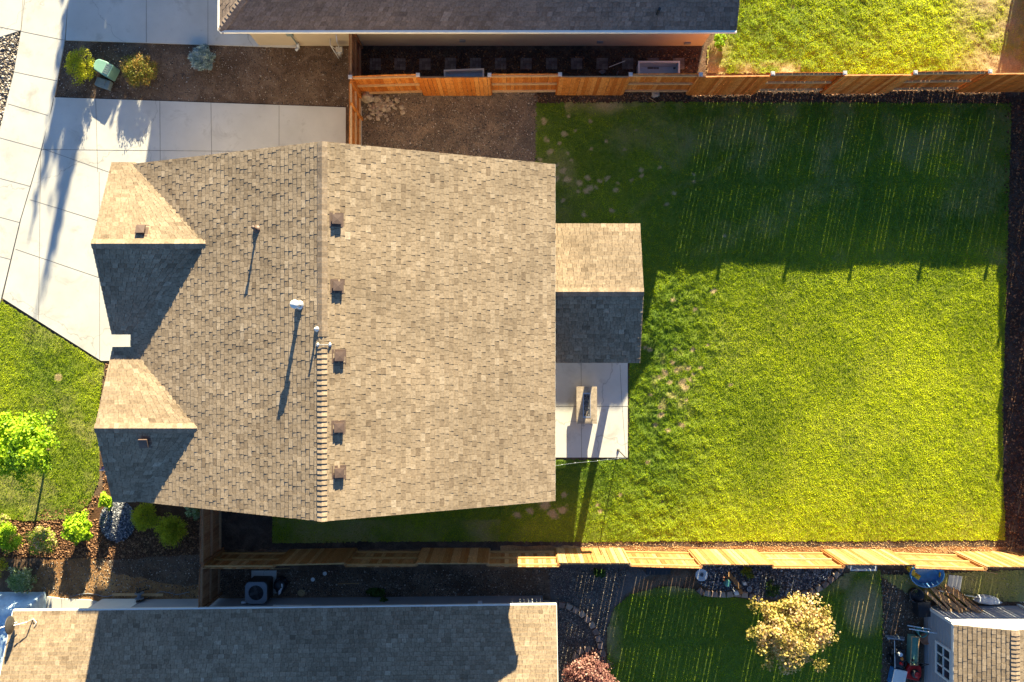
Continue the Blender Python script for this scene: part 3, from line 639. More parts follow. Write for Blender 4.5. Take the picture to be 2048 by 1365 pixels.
# --- northern neighbour
nb = empty('house', (0, 0, 0), label='cream-walled house with a grey-brown roof cut by the upper frame edge', cat='house')
NZ, NY, NRY, NRZ = 3.0, 10.14, 14.24, 4.64; NX0, NX1 = -9.55, 7.34
m = MB(); m.prism([(-9.3, 10.87), (7.02, 10.87), (7.02, 17.7), (-9.3, 17.7)], 0, 2.85)
m.prism([(-10.3, 16.4), (-9.29, 16.4), (-9.29, 22), (-10.3, 22)], 0, 2.2); m.prism([(-9.29, 17.71), (-4, 17.71), (-4, 22), (-9.29, 22)], 0, 2.2)
m.add([(7.02, 10.87, 2.8), (7.02, 17.7, 2.8), (7.02, NRY, NRZ - .3)], [(0, 1, 2)])
m.build('wall', M['wall'], nb)
tX = NRY - NY
m = MB(); A, B, C, D = (NX0, NY, NZ), (NX1, NY, NZ), (NX1, NRY, NRZ), (NX0 + tX, NRY, NRZ); deckslab(m, A, B, C, D)
deckslab(m, (NX1, NRY + tX, NZ), (NX0, NRY + tX, NZ), D, C); deckslab(m, (NX0, NRY + tX, NZ), A, D, (NX0 + tX, NRY + .01, NRZ))
deckslab(m, (-10.7, 16.0, 2.3), (-3.5, 16.0, 2.3), (-3.5, 19.4, 4.6), (-10.7, 19.4, 4.6)); deckslab(m, (-10.7, 22.8, 2.3), (-3.5, 22.8, 2.3), (-3.5, 19.4, 4.6), (-10.7, 19.4, 4.6))
rf = MB()
vis = 2.2  # shingle rows the photo can see, deck material beyond is shingled coarsely
shingles(rf, A, B, D, C, 21); shingles(rf, (NX0, NRY + tX, NZ), A, D, D, 22)
nr = rf.build('roof', M['shingle_grey'], nb); m.build('roof_deck', M['shingle_grey'], nr)
cap_obj(A, D, .14, .3, 4, M['shingle_grey'], nr); cap_obj(D, C, .14, .45, 5, M['shingle_grey'], nr)
m = MB(); bar(m, (NX0, NY - .03, NZ - .02), (NX1, NY - .03, NZ - .02), .07, .1); m.build('gutter', M['white'], nb); m = MB(); bar(m, (NX0 - .03, NY, NZ - .02), (NX0 - .03, NRY, NZ - .02), .07, .1); m.build('gutter', M['white'], nb)
window(nb, (P(988, 66, 2.0)[0], 10.87, 2.2), 1.3, .75, 'x', -1)
# pipe on the roof
x, y, z = P(1317, 22, 3.4); m = MB(); m.tube((x, y, 3.1), (x, y, 3.55), .05, n=12); m.build('vent_pipe', M['black'], nr)
m = MB(); x, y, z = P(583, 86, 1.0); m.box((x, 10.80, 1.3), (.22, .12, .34)); m.tube((x, 10.80, 1.15), (x, 10.80, .3), .025); m.build('meter_box', M['greybox'], nb)
m = MB(); m.path([(x + .03, 10.82, .35), (x + .03, 10.70, .25), (x - .08, 10.62, .2)], .05, 10); m.build('vent_elbow', M['whiteplastic'], nb, True)
m = MB(); x = P(555, 70, 1.9)[0]; m.lathe([(.10, 0), (.10, .1), (.06, .14)], (x, 10.78, 1.75), 14); m.build('wall_lamp', M['white'], nb)
m = MB(); x, y, z = P(676, 104, .4)
m.path([(x - .2, 10.82, .75), (x - .2, 10.6, .7), (x - .02, 10.52, .55), (x + .06, 10.5, .5)], .018, 8); m.path([(x + .1, 10.83, 1.1), (x + .1, 10.62, .95), (x + .1, 10.55, .6)], .018, 8); m.path([(x - .2, 10.6, .7), (x, 10.3, .3)], .018, 8)
m.box((x + .08, 10.5, .5), (.24, .2, .2)); m.tube((x + .08, 10.36, .42), (x + .08, 10.36, .54), .07, n=12); m.build('gas_meter', M['metal'], nb)
for px, zz in ((925, .5), (1200, .4), (1375, .3)):
    m = MB(); x = P(px, 90, zz)[0]; m.box((x, 10.84, zz), (.22, .05, .12)); m.build('crawl_vent', M['bluegrey'], nb)

# --- southern neighbour
sb = empty('house', (0, 0, 0), label='grey-walled house under a long shadowed roof along the lower frame edge', cat='house')
SZ = 1.85; a0 = Vector((-17.1, -9.27, SZ)); a1 = Vector((1.52, -9.05, SZ)); dr = Vector((0, -7, 0)); rz = 2.3
r0 = a0 + dr + Vector((0, 0, rz)); r1 = a1 + dr + Vector((0, 0, rz))
m = MB(); m.prism([(-15.0, -9.52), (1.12, -9.37), (1.12, -22), (-15.0, -22)], 0, SZ - .1); m.prism([(-16.8, -12), (-15.0, -12), (-15.0, -22), (-16.8, -22)], 0, SZ - .1)
m.add([(1.12, -9.37, SZ - .1), (1.12, -22.4, SZ - .1), (1.12, -16, SZ + rz - .2)], [(0, 1, 2)]); m.build('wall', M['wall_grey'], sb)
m = MB(); deckslab(m, a0, a1, r1, r0); deckslab(m, a0 + dr * 2, a1 + dr * 2, r1, r0)
rf = MB(); shingles(rf, a1, a0, r1, r0, 31); sr = rf.build('roof', M['shingle'], sb); m.build('roof_deck', M['shingle_grey'], sr)
m = MB(); bar(m, a0 + Vector((0, .035, -.03)), a1 + Vector((0, .025, -.03)), .05, .09); m.build('gutter', M['white'], sb); m = MB(); bar(m, a1 + Vector((.008, 0, -.05)), r1 + Vector((.008, 0, -.05)), .014, .12); m.build('fascia', M['white'], sb); m = MB(); bar(m, a0 + Vector((-.012, 0, -.05)), r0 + Vector((-.012, 0, -.05)), .022, .12); m.build('fascia', M['white'], sb)
for px in (575, 757):
    window(sb, (P(px, 1212, 1.6)[0], -9.40 - .004, 1.38), 1.35, .7, 'x', 1)
m = MB(); m.box((-14.3, -9.49, .9), (1.5, .03, 1.7)); m.build('sunlit_wall_patch', M['white'], sb)  # white sheet standing in for the sunlit stretch of the grey wall
for px in (488, 1130, 960):
    m = MB(); m.box((P(min(px, 1060), 1196, .7)[0], -9.36, .7), (.16, .07, .12)); m.build('wall_outlet', M['whiteplastic'], sb)

# --- shed
sh = empty('shed', (0, 0, 0), label='white shed with tan shingled roof in the lower right corner', cat='shed')
sx0, sx1, sy0, sy1, sz, szr = 15.17, 18.65, -9.75, -14.0, 1.86, 2.36; sxr = (sx0 + sx1) / 2
m = MB(); m.prism([(sx0, sy0), (sx1, sy0), (sx1, sy1), (sx0, sy1)], 0, sz - .06)
m.add([(sx0, sy0, sz - .06), (sx1, sy0, sz - .06), (sxr, sy0, szr - .06)], [(0, 2, 1)])
for k in range(10):
    z = .12 + k * .17; m.box((sx0 - .006, (sy0 + sy1) / 2, z), (.012, abs(sy1 - sy0) - .02, .02)); m.box((sxr, sy0 + .006, z), (sx1 - sx0 - .02, .012, .02))
m.build('wall', M['wall_grey'], sh)
m = MB(); m.box((sx0 + .02, sy0 + .02, .9), (.10, .10, 1.78)); m.box((sx1 - .02, sy0 + .02, .9), (.10, .10, 1.78))
bar(m, (sx0 - .03, sy0 + .03, sz - .06), (sxr, sy0 + .03, szr - .06), .03, .12); bar(m, (sx1 + .03, sy0 + .03, sz - .06), (sxr, sy0 + .03, szr - .06), .03, .12)
bar(m, (sx0 - .05, sy0 + .04, sz - .05), (sx0 - .05, sy1, sz - .05), .025, .12)
m.build('trim', M['white'], sh)
m = MB(); A, B, C, D = (sx0 - .04, sy0 + .03, sz), (sx0 - .04, sy1 - .1, sz), (sxr, sy1 - .1, szr), (sxr, sy0 + .03, szr); deckslab(m, A, B, C, D, .05)
A2, B2 = (sx1 + .04, sy0 + .03, sz), (sx1 + .04, sy1 - .1, sz); deckslab(m, A2, B2, C, D, .05)
rf = MB(); shingles(rf, A, B, D, C, 41); shingles(rf, B2, A2, C, D, 42); so_ = rf.build('roof', M['shingle'], sh); m.build('roof_deck', M['deck'], so_)
cp = MB(); caps(cp, C, D, .15, .27, 9); cp.build('ridge_cap', M['shingle_cap'], so_)
wd = window(sh, (sx0, -11.25, 1.27), 1.15, .92, 'y', -1, 3)
m = MB(); m.box((sx0 - .04, -11.25, 1.27), (.05, 1.0, .03)); m.build('muntin', M['white'], wd)

# ------------------------------------------------------------------ fences
def fence(name, label, pts, types, matb, matr, side=1, cap=False, hgt=1.83, seed=0, gapmax=.014, postr=.045):
    """pts: post positions (x,y); types[i]: 1 boards toward +normal (left of direction), 0 boards on the other side"""
    rr = random.Random(seed); root = empty(name, (0, 0, 0), label=label, cat='fence'); ca = .13 if cap else 0
    for i in range(len(pts) - 1):
        a = Vector((*pts[i], 0)); b = Vector((*pts[i + 1], 0)); d = (b - a); L = d.length; d.normalize(); n = Vector((-d.y, d.x, 0)); rz = math.atan2(d.y, d.x)
        s = 1 if types[i] else -1
        bm_ = MB(); x = 0.0; ta, tb = rr.uniform(-.03, .03), rr.uniform(-.03, .03)
        off = s * .066
        while x < L - .02:
            wd_ = min(.138 + rr.uniform(-.003, .003), L - x); gap = rr.choice([.003, .006, .008, .010, gapmax])
            c = a + d * (x + wd_ / 2) + n * (off + rr.uniform(-.002, .002)); hh = hgt - .04 + rr.uniform(-.008, .008) + ta + (tb - ta) * x / L + .02 * math.sin(3.14 * x / L)
            bm_.box((c.x, c.y, .04 + hh / 2), (wd_, .016, hh), rz, min(1, max(0, rr.gauss(.5, .28)))); x += wd_ + gap
        bm_.build('board_panel', matb, root)
        for z in (.22, .96, hgt - .10):
            r_ = MB(); c = a + d * (L / 2) + n * (off - s * .039); r_.box((c.x, c.y, z), (L - .09, .058, .085), rz, rr.random()); r_.build('rail', matr, root)
    for i, q in enumerate(pts):
        m_ = MB(); j = min(i, len(pts) - 2); d = Vector(pts[j + 1]) - Vector(pts[j]); rz = math.atan2(d.y, d.x)
        m_.box((q[0], q[1], (hgt + (.10 if cap else -.02)) / 2), (.089, .082, hgt + (.10 if cap else -.02)), rz, rr.random()); po = m_.build('post', matb, root)
        if cap:
            c_ = MB(); c_.box((q[0], q[1], hgt + .105), (.135, .135, .03), rz); c_.box((q[0], q[1], hgt + .13), (.09, .09, .02), rz); c_.build('cap', M['capmetal'], po)
    return root
nx = [697, 832, 975, 1116, 1257, 1397, 1541, 1685, 1826, 1975, 2118, 2148]; ny = [155, 151, 151, 150, 150, 150, 148, 147, 146, 144, 143, 143]
npts = [P2(x + 4, y, 1.9) for x, y in zip(nx, ny)]
fence('fence', 'orange cedar fence with capped posts between the upper lawn and the big lawn', npts, [1 if i % 2 == 0 else 0 for i in range(11)], M['cedar_n'], M['cedar_rail'], cap=True, seed=1)
# direction is +x, left normal is +y: type 1 -> boards on the far (north) side, rails show to the south
sxp = [405 + 142.6 * k for k in range(13)]
spts = [P2(x, 1136 - (6 if 600 < x < 1300 else 3 if x < 1900 else -2), 1.83) for x in sxp]
fence('fence', 'cedar fence running below the big lawn, shaded at its left and sunlit at its right', spts, [0 if i % 2 == 0 else 1 for i in range(12)], M['cedar_s'], M['cedar_rail_s'], seed=2, gapmax=.020)
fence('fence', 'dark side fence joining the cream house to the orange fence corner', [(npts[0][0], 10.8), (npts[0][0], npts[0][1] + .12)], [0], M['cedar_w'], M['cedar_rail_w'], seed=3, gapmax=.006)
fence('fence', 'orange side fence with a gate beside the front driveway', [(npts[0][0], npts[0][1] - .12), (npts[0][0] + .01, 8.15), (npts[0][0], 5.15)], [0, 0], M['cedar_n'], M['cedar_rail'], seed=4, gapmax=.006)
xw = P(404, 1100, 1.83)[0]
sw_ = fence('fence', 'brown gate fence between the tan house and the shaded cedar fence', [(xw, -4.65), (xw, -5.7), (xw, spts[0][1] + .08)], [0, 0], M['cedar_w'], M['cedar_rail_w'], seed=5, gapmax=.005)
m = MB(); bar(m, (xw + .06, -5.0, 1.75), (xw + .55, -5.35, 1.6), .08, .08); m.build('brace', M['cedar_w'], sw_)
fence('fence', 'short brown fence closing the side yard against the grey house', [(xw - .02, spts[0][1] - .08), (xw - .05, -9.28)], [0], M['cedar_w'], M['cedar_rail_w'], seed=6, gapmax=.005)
# the right-hand boundary fence, just outside the frame (its shadow falls on the bed)
epts = [(19.25, 9.2 - 2.44 * k) for k in range(8)]
fence('fence', 'cedar fence just past the right frame edge beside the dark bed', epts, [1 if i % 2 else 0 for i in range(7)], M['cedar_n'], M['cedar_rail'], cap=True, seed=7)
fence('fence', 'cedar fence past the right frame edge beside the upper lawn', [(19.25, 9.4), (19.25, 11.84), (19.25, 14.28), (19.25, 16.7)], [0, 1, 0], M['cedar_n'], M['cedar_rail'], cap=True, seed=8)

# ------------------------------------------------------------------ plants
def foliage(name, mat, parent, c, rad, n, leaf=(.03, .06), clumps=40, cr=.28, seed=0, shell=.75, up=.3, spiky=False, squareness=0, skirt=.35):
    rg = np.random.default_rng(seed)
    d = rg.normal(size=(clumps, 3)); d /= np.linalg.norm(d, axis=1)[:, None]; d[:, 2] = np.where(d[:, 2] < -skirt, -d[:, 2], d[:, 2])
    rr = shell + (1 - shell) * rg.random((clumps, 1)); rr *= rg.uniform(.74, 1.12, (clumps, 1))
    C = d * rr
    ci = rg.integers(0, clumps, n); cs_ = rg.uniform(.6, 1.25, clumps)
    o = rg.normal(size=(n, 3)); o /= np.linalg.norm(o, axis=1)[:, None]; o *= (rg.random((n, 1)) ** .5) * cr * cs_[ci][:, None]
    Q = (C[ci] * (1 - cr) + o); R_ = np.array(rad); Q = Q * R_ + np.array(c)
    Q[:, 2] = np.maximum(Q[:, 2], .02)
    out = (C[ci] * 1.0 + o * 2); out /= np.linalg.norm(out, axis=1)[:, None]
    nr_ = out * .6 + rg.normal(size=(n, 3)) * .55; nr_[:, 2] += up; nr_ /= np.linalg.norm(nr_, axis=1)[:, None]
    t1 = rg.normal(size=(n, 3)) + (out * 2.2 if spiky else 0); 
    if not spiky: t1 -= (t1 * nr_).sum(1)[:, None] * nr_
    t1 /= np.linalg.norm(t1, axis=1)[:, None]; t2 = np.cross(nr_, t1); t2 /= np.linalg.norm(t2, axis=1)[:, None]
    l = rg.uniform(leaf[0], leaf[1], (n, 1)); wq = l * (.16 if spiky else .42)
    V = np.stack([Q - t1 * l * .5, Q + t2 * wq, Q + t1 * l * .5 + nr_ * l * .06, Q - t2 * wq], 1).reshape(-1, 3)
    Fc = np.arange(n * 4).reshape(-1, 4)
    t = np.clip(.5 + rg.normal(0, .2, n) + .5 * (rg.random(clumps)[ci] - .5), 0, 1)
    ob = big_mesh(name, V, Fc, {'tint': t}, mat, 4); ob.parent = parent; return ob
def shrub(name, label, px, py, rpx, h, mat, n=2600, seed=0, leaf=(.03, .06), ry=None, clumps=45, cr=.3, spiky=False, shell=.75, group=None, cat='shrub'):
    zc = h * .5; x, y, _ = P(px, py, zc); k = 1.16 * (H - zc) / F; rx = rpx * k; ry_ = (ry or rpx) * k
    root = empty(name, (x, y, 0), label=label, cat=cat, group=group)
    m = MB(); rr = random.Random(seed)
    for i in range(9):
        a = rr.uniform(0, 6.28); r = rr.uniform(.2, .7)
        m.tube((0, 0, 0), (rx * r * math.cos(a), ry_ * r * math.sin(a), h * .6), .018, .005, 6)
    m.build('stem', M['bark'], root)
    foliage('foliage', mat, root, (0, 0, zc), (rx, ry_, h * .52), n, leaf, clumps, cr, seed, shell, spiky=spiky)
    return root
L_lime2 = leafmat('leaf_lime_tree', (.07, .17, .008), (.32, .52, .015), (.66, .80, .04))
L_yg = leafmat('leaf_yellow_green', (.22, .27, .015), (.50, .52, .02), (.78, .72, .03))
L_lime = leafmat('leaf_lime', (.16, .32, .012), (.38, .58, .02), (.62, .76, .04))
L_olive = leafmat('leaf_olive_red', (.08, .12, .015), (.24, .24, .03), (.55, .25, .07))
L_blue = leafmat('needle_blue', (.14, .22, .20), (.32, .44, .43), (.62, .74, .72), .1)
L_gold = leafmat('thread_gold', (.24, .28, .02), (.50, .52, .03), (.75, .72, .05))
L_sage = leafmat('leaf_sage', (.14, .24, .04), (.32, .42, .14), (.6, .66, .42))
L_pink = leafmat('leaf_pink_bloom', (.14, .28, .02), (.36, .46, .04), (.85, .52, .38))
L_dark = leafmat('leaf_dark', (.03, .07, .015), (.06, .12, .02), (.10, .18, .03))
L_plum = leafmat('leaf_plum', (.13, .045, .045), (.30, .13, .11), (.62, .38, .30))
L_golden = leafmat('leaf_golden', (.17, .17, .03), (.55, .43, .11), (.85, .58, .36))
shrub('shrub', 'round golden-yellow shrub beside the pale green utility box', 161, 130, 30, .9, L_yg, 5200, 1, (.025, .045), ry=36, clumps=90, cr=.22, shell=.85)
shrub('shrub', 'round olive and rust shrub in the bed between the driveways', 279, 142, 37, .8, L_olive, 6000, 2, (.025, .05), clumps=110, cr=.22, shell=.75)
shrub('blue_spruce', 'small round blue spruce in the bed near the upper driveway', 406, 118, 26, .55, L_blue, 5200, 3, (.05, .11), clumps=55, cr=.25, spiky=True)
shrub('shrub', 'leafy lime shrub beside the shadowed lower gable', 214, 998, 15, .8, L_lime, 1300, 4, (.05, .09), ry=22, clumps=20)
shrub('shrub', 'dense lime shrub alone in the bark below the front lawn', 158, 1056, 33, .85, L_lime, 3000, 5, (.06, .11), clumps=50, cr=.26)
shrub('shrub', 'green shrub with pink blossom beside the tree shadow', 87, 1080, 33, .75, L_pink, 3600, 6, (.03, .07), clumps=50, cr=.28)
shrub('shrub', 'pink-tipped green shrub cut by the left frame edge', 18, 1076, 34, .85, L_lime, 3800, 7, (.035, .075), ry=28, clumps=50)
shrub('shrub', 'small pink-flowered shrub at the lawn corner by the left frame edge', 2, 1043, 18, .5, L_pink, 1200, 8, (.03, .06), clumps=20)
shrub('shrub', 'golden thread shrub at the left frame edge below the others', -8, 1135, 26, .7, L_gold, 2600, 9, (.03, .09), spiky=True)
shrub('shrub', 'silver-green variegated shrub above the concrete path', 42, 1158, 30, .7, L_sage, 3200, 10, (.035, .07), clumps=50)
shrub('shrub', 'golden thread-leaf shrub touching the rock mound', 290, 1034, 29, .75, L_gold, 5200, 11, (.04, .10), clumps=60, cr=.3, spiky=True)
shrub('shrub', 'larger golden thread-leaf shrub by the dark bark', 341, 1058, 34, .85, L_gold, 6200, 12, (.04, .10), clumps=70, cr=.3, spiky=True)
shrub('shrub', 'green shrub half under the eave next to the brown gate fence', 386, 1022, 20, .6, L_sage, 1500, 13, (.03, .07), clumps=25)
def tree(name, label, bx, by, crown, rad, mat, n, seed, leaf, clumps=70, cr=.24, trunk=.06, cat='tree', shell=.55, h0=None):
    root = empty(name, (bx, by, 0), label=label, cat=cat); rr = random.Random(seed)
    cx, cy, cz = crown[0] - bx, crown[1] - by, crown[2]
    m = MB(); z1 = cz - rad[2] * .35; m.tube((0, 0, 0), (cx * .5, cy * .5, z1), trunk, trunk * .7, 10)
    for i in range(14):
        a = rr.uniform(0, 6.28); e = rr.uniform(-.2, .9); r = rr.uniform(.55, .85)
        m.tube((cx * .5, cy * .5, z1 - rr.uniform(0, .2)), (cx + rad[0] * r * math.cos(a) * math.cos(e), cy + rad[1] * r * math.sin(a) * math.cos(e), cz + rad[2] * r * math.sin(e)), trunk * .35, .008, 6)
    m.build('trunk', M['bark'], root)
    foliage('crown', mat, root, (cx, cy, cz), rad, n, leaf, clumps, cr, seed, shell, skirt=.8); return root
x, y, _ = P(98, 900); cx, cy, _ = P(32, 893, 2.2)
tree('tree', 'lime-green young tree standing in the front lawn', x, y, (cx, cy, 2.2), (1.62, 1.75, 1.2), L_lime2, 9500, 31, (.06, .12), 120, .18, .05, shell=.42)
cx, cy, _ = P(1580, 1262, 2.1)
tree('tree', 'golden-leaved tree over the shaded lower lawn', cx, cy, (cx, cy, 2.1), (1.8, 1.7, 1.0), L_golden, 12500, 32, (.05, .11), 120, .18, .06, shell=.42)
shrub('plum_shrub', 'pink-purple shrub at the corner of the grey house', 1180, 1352, 58, 1.5, L_plum, 8500, 14, (.05, .09), ry=48, clumps=90, cr=.24)
shrub('small_plant', 'green leafy plant in the gravel below the sunlit fence', 1199, 1146, 13, .4, L_dark, 500, 15, (.05, .1), clumps=12, cat='plant')
shrub('small_plant', 'yellow-green plant in the dark rock bed by the leaning board', 1492, 1146, 17, .4, leafmat('leaf_bed', (.08, .12, .015), (.22, .26, .02), (.45, .42, .05)), 700, 16, (.03, .07), clumps=16, cat='plant')
shrub('small_plant', 'low dark green plants at the edge of the rock bed near the tree', 1545, 1178, 20, .35, L_dark, 700, 17, (.03, .07), clumps=16, cat='plant')
shrub('weed', 'dark spreading weed against the grey house wall', 752, 1185, 20, .35, L_dark, 600, 18, (.05, .12), ry=9, clumps=14, cat='plant')
shrub('weed', 'dark weed higher against the grey house wall', 768, 1200, 12, .6, L_dark, 350, 19, (.05, .12), ry=8, clumps=10, cat='plant')
shrub('weed', 'tall yellow-green weeds at the corner of the cream house', 1440, 78, 14, .4, L_lime, 900, 20, (.04, .09), ry=24, clumps=20, cat='plant')
shrub('bush', 'dark bush behind the white bag near the shed', 1925, 1200, 12, .4, L_dark, 600, 24, (.04, .08), clumps=14, cat='shrub')
# trees beyond the frame whose shadows fall on the driveways
def poplar(x, y, h, r, seed, label, n=3800):
    root = empty('poplar_tree', (x, y, 0), label=label, cat='tree'); m = MB(); m.tube((0, 0, 0), (0, 0, h * .95), .12, .03, 8); m.build('trunk', M['bark'], root)
    foliage('crown', L_dark, root, (0, 0, h * .56), (r, r, h * .43), n, (.12, .24), 50, .22, seed, .35, skirt=.9)
poplar(-11.6, 30.5, 9.0, 1.05, 51, 'slim tall tree beyond the upper frame edge, right of a pair', 5200)
poplar(-13.0, 27.5, 7.0, .7, 52, 'slim tall tree beyond the upper frame edge, left of a pair', 1500)
for i, (x, y, h, r) in enumerate(((-12.2, 20.6, 3.75, 1.3), (-10.8, 20.9, 3.8, 1.3))):
    root = empty('tree', (x, y, 0), label=['round dark tree past the upper edge, nearer the road', 'round dark tree past the upper edge, nearer the cream house'][i], cat='tree')
    m = MB(); m.tube((0, 0, 0), (0, 0, h * .6), .09, .05, 8); m.build('trunk', M['bark'], root)
    foliage('crown', L_dark, root, (0, 0, h * .55), (r, r, h * .45), 9000, (.12, .22), 60, .3, 60 + i, .3, skirt=.9)

# ------------------------------------------------------------------ yard objects
# fire table
fx0, fy0 = P2(1153, 774, .5); fx1, fy1 = P2(1194, 848, .5); fcx, fcy = (fx0 + fx1) / 2, (fy0 + fy1) / 2; fw, fh = abs(fx1 - fx0), abs(fy1 - fy0)
ft = empty('fire_table', (fcx, fcy, .05), label='rectangular stone-topped fire table on the patio', cat='fire table')
m = MB(); iw, ih = .25, .85
for s in (-1, 1):
    m.box((s * (fw / 2 + iw / 2) / 2, 0, .43), ((fw - iw) / 2, fh, .05)); m.box((0, s * (fh / 2 + ih / 2) / 2, .43), (iw - .002, (fh - ih) / 2, .049))
m.build('tabletop', M['stone'], ft); m = MB(); m.box((0, 0, .2), (fw * .82, fh * .86, .40)); m.build('base', M['stone'], ft)
m = MB()
for s in (-1, 1): m.box((s * iw / 2, 0, .452), (.03, ih + .06, .02)); m.box((0, s * ih / 2, .452), (iw - .03, .05, .021))
m.build('burner_rim', M['metal'], ft)
m = MB(); rr = random.Random(5)
for i in range(130): m.rock((rr.uniform(-.1, .1), rr.uniform(-.38, .38), .425), (.018, .018, .014), i, rr.random(), 0)
m.build('fire_glass', M['bluerock'], ft)
# string lights
pb = Vector((*P2(1236, 900), .05)); ptop = pb + Vector((0, 0, 1.88))
po = empty('light_pole', pb, label='thin dark pole at the lower right patio corner', cat='pole'); m = MB(); m.tube((0, 0, 0), (0, 0, 1.88), .02, n=10); m.build('pole', M['darkmetal'], po); m = MB(); m.lathe([(.05, 0), (.05, .03), (.025, .06)], n=14); m.build('base', M['darkmetal'], po)
def cable(name, label, pts, sag, bulbs, mat='black', r=.005):
    o = empty(name, (0, 0, 0), label=label, cat='string lights'); m = MB(); b = MB(); P_ = []
    for a, c in zip(pts[:-1], pts[1:]):
        a, c = Vector(a), Vector(c)
        for i in range(13):
            t = i / 12; q = a.lerp(c, t); q.z -= sag * 4 * t * (1 - t); P_.append(q)
    m.path(P_, r, 6); m.build('cable', M[mat], o)
    for i in range(bulbs):
        q = P_[int((i + .5) / bulbs * (len(P_) - 1))]; b.lathe([(.006, 0), (.014, -.02), (.012, -.035), (.0, -.045)], q, 8)
    b.build('bulb', M['whiteplastic'], o)
cable('string_lights', 'string of bulbs from the porch roof corner to the patio pole', [(P(1240, 728, 2.35)[0], -.8, 2.35), ptop], .12, 5)
cable('string_lights', 'pale string of bulbs from the house eave past the lower patio edge', [P(1111, 932, 2.6), P(1190, 923, 2.2), ptop], .1, 6, 'bluegrey', .004)
# utility boxes
def obj(name, label, cat, loc, rz=0, group=None): return empty(name, loc, rz, label, cat, group)
x, y, _ = P(205, 134, .5)
o = obj('utility_box', 'pale green metal utility pedestal beside the golden-yellow shrub', 'utility box', (x, y, 0), R(-27))
m = MB(); m.prism([(-.34, -.12), (-.25, -.22), (.02, -.25), (.33, -.25), (.33, .22), (.02, .24), (-.25, .2), (-.34, .1)], 0, .5); m.build('housing', M['greenbox'], o, bevel=.03)
m = MB(); 
for i in range(5): m.box((.18, -.16 + i * .08, .512), (.2, .035, .02))
m.build('vent_slats', M['greybox'], o)
x, y, _ = P(203, 166, .25)
o = obj('utility_box', 'low grey-green box just below the pale green utility pedestal', 'utility box', (x, y, 0), R(-17))
m = MB(); m.prism([(-.27, -.14), (.27, -.16), (.27, .17), (-.24, .18)], 0, .22); m.build('housing', M['greybox'], o, bevel=.03); m = MB(); m.box((-.02, .02, .235), (.26, .24, .03)); m.build('lid', M['greybox'], o, bevel=.01)
# stones
def one(name, label, cat, mb, mat, loc, rz=0, group=None, smooth=False, bevel=0):
    o = mb.build(name, mat, None, smooth, bevel=bevel); o.location = loc; o.rotation_euler = (0, 0, rz); return tag(o, label, cat, group)
m = MB(); m.rock((0, 0, .14), (.26, .20, .2), 3, sub=2); one('boulder', 'big pale boulder in the fence corner beside the pile of stones', 'boulder', m, M['stone'], (*P2(735, 196), 0))
m = MB(); m.rock((0, 0, .06), (.15, .13, .09), 5, sub=2); one('rock', 'single pale rock on the dark mulch under the orange fence', 'rock', m, M['stone'], (*P2(1311, 189), 0))
m = MB(); m.tube((-.16, .1, .02), (.16, -.1, .03), .016, .012); one('stick', 'short pale stick lying beside the single pale rock', 'stick', m, M['lumber'], (*P2(1306, 202), 0.02))
protos = []
for i in range(5):
    m = MB(); m.rock((0, 0, .02), (.05, .042, .034), 20 + i); protos.append(m.build('stone', M['stone']))
rr = random.Random(9); cnt = 0
for i in range(95):
    while True:
        a, b = rr.gauss(762, 17), rr.gauss(214, 14)
        if 724 < a < 812 and 186 < b < 252: break
    s = rr.uniform(.5, 1.7) if rr.random() < .9 else 2.0
    o = protos[i] if i < 5 else protos[i % 5].copy()
    if i >= 5: COL.objects.link(o)
    o.location = (*P2(a, b), .012); o.scale = (s, s * rr.uniform(.8, 1.2), s); o.rotation_euler = (0, 0, rr.uniform(0, 6))
    tag(o, 'small brown stone in the pile beside the big boulder', 'stone', 'stones piled in the fence corner')
# pavers
pv = MB()
for i in range(4):
    for j in range(4):
        if (i, j) in ((1, 0), (3, 2)): continue
        pv.box((-.155 + i * .105 + (.05 if (i, j) in ((0, 0), (2, 2)) else 0), -.155 + j * .105, .02), (.205 if (i, j) in ((0, 0), (2, 2)) else .097, .097, .04), t=rr.random())
pav = None
for i, px in enumerate((751, 800, 850, 901, 951, 1001, 1052, 1103, 1153, 1204, 1255, 1306, 1357)):
    if pav is None: pav = pv.build('paver', M['paver']); o = pav
    else: o = pav.copy(); COL.objects.link(o)
    o.location = (*P2(px, 128.5 + (1 if px < 900 else 0)), .006); o.rotation_euler = (0, 0, rr.uniform(-.02, .02))
    tag(o, 'square stepping paver in the dark side yard behind the orange fence', 'paver', 'stepping pavers in the side yard')
# white troughs
def trough(label, px, py, L, W, Hh, rz=0, z0=0):
    x, y, _ = P(px, py, Hh); o = obj('storage_bin', label, 'bin', (x, y, z0), rz); m = MB(); t = .02
    for s in (-1, 1): m.box((s * (L - t) / 2, 0, Hh / 2), (t, W, Hh)); m.box((0, s * (W - t) / 2, Hh / 2), (L - 2 * t, t, Hh))
    m.box((0, 0, .03), (L - 2 * t, W - 2 * t, .02)); m.build('tub', M['whiteplastic'], o)
    m = MB()
    for s in (-1, 1): m.box((s * L / 2, 0, Hh), (.06, W + .06, .025)); m.box((0, s * W / 2, Hh), (L - .06, .06, .024))
    m.build('rim', M['white'], o); return o
trough('white open bin half hidden behind the orange fence, larger one on the right', 1318, 138, 1.45, .5, .5)
trough('flat white tray peeking over the orange fence on the left', 928, 149, 1.4, .32, .35, R(2))
m = MB(); m.tube((-.28, -.07, .3), (.28, .08, .5), .012); one('garden_stake', 'white stake leaning beside the larger white bin', 'stake', m, M['white'], (*P2(1231, 137), 0))
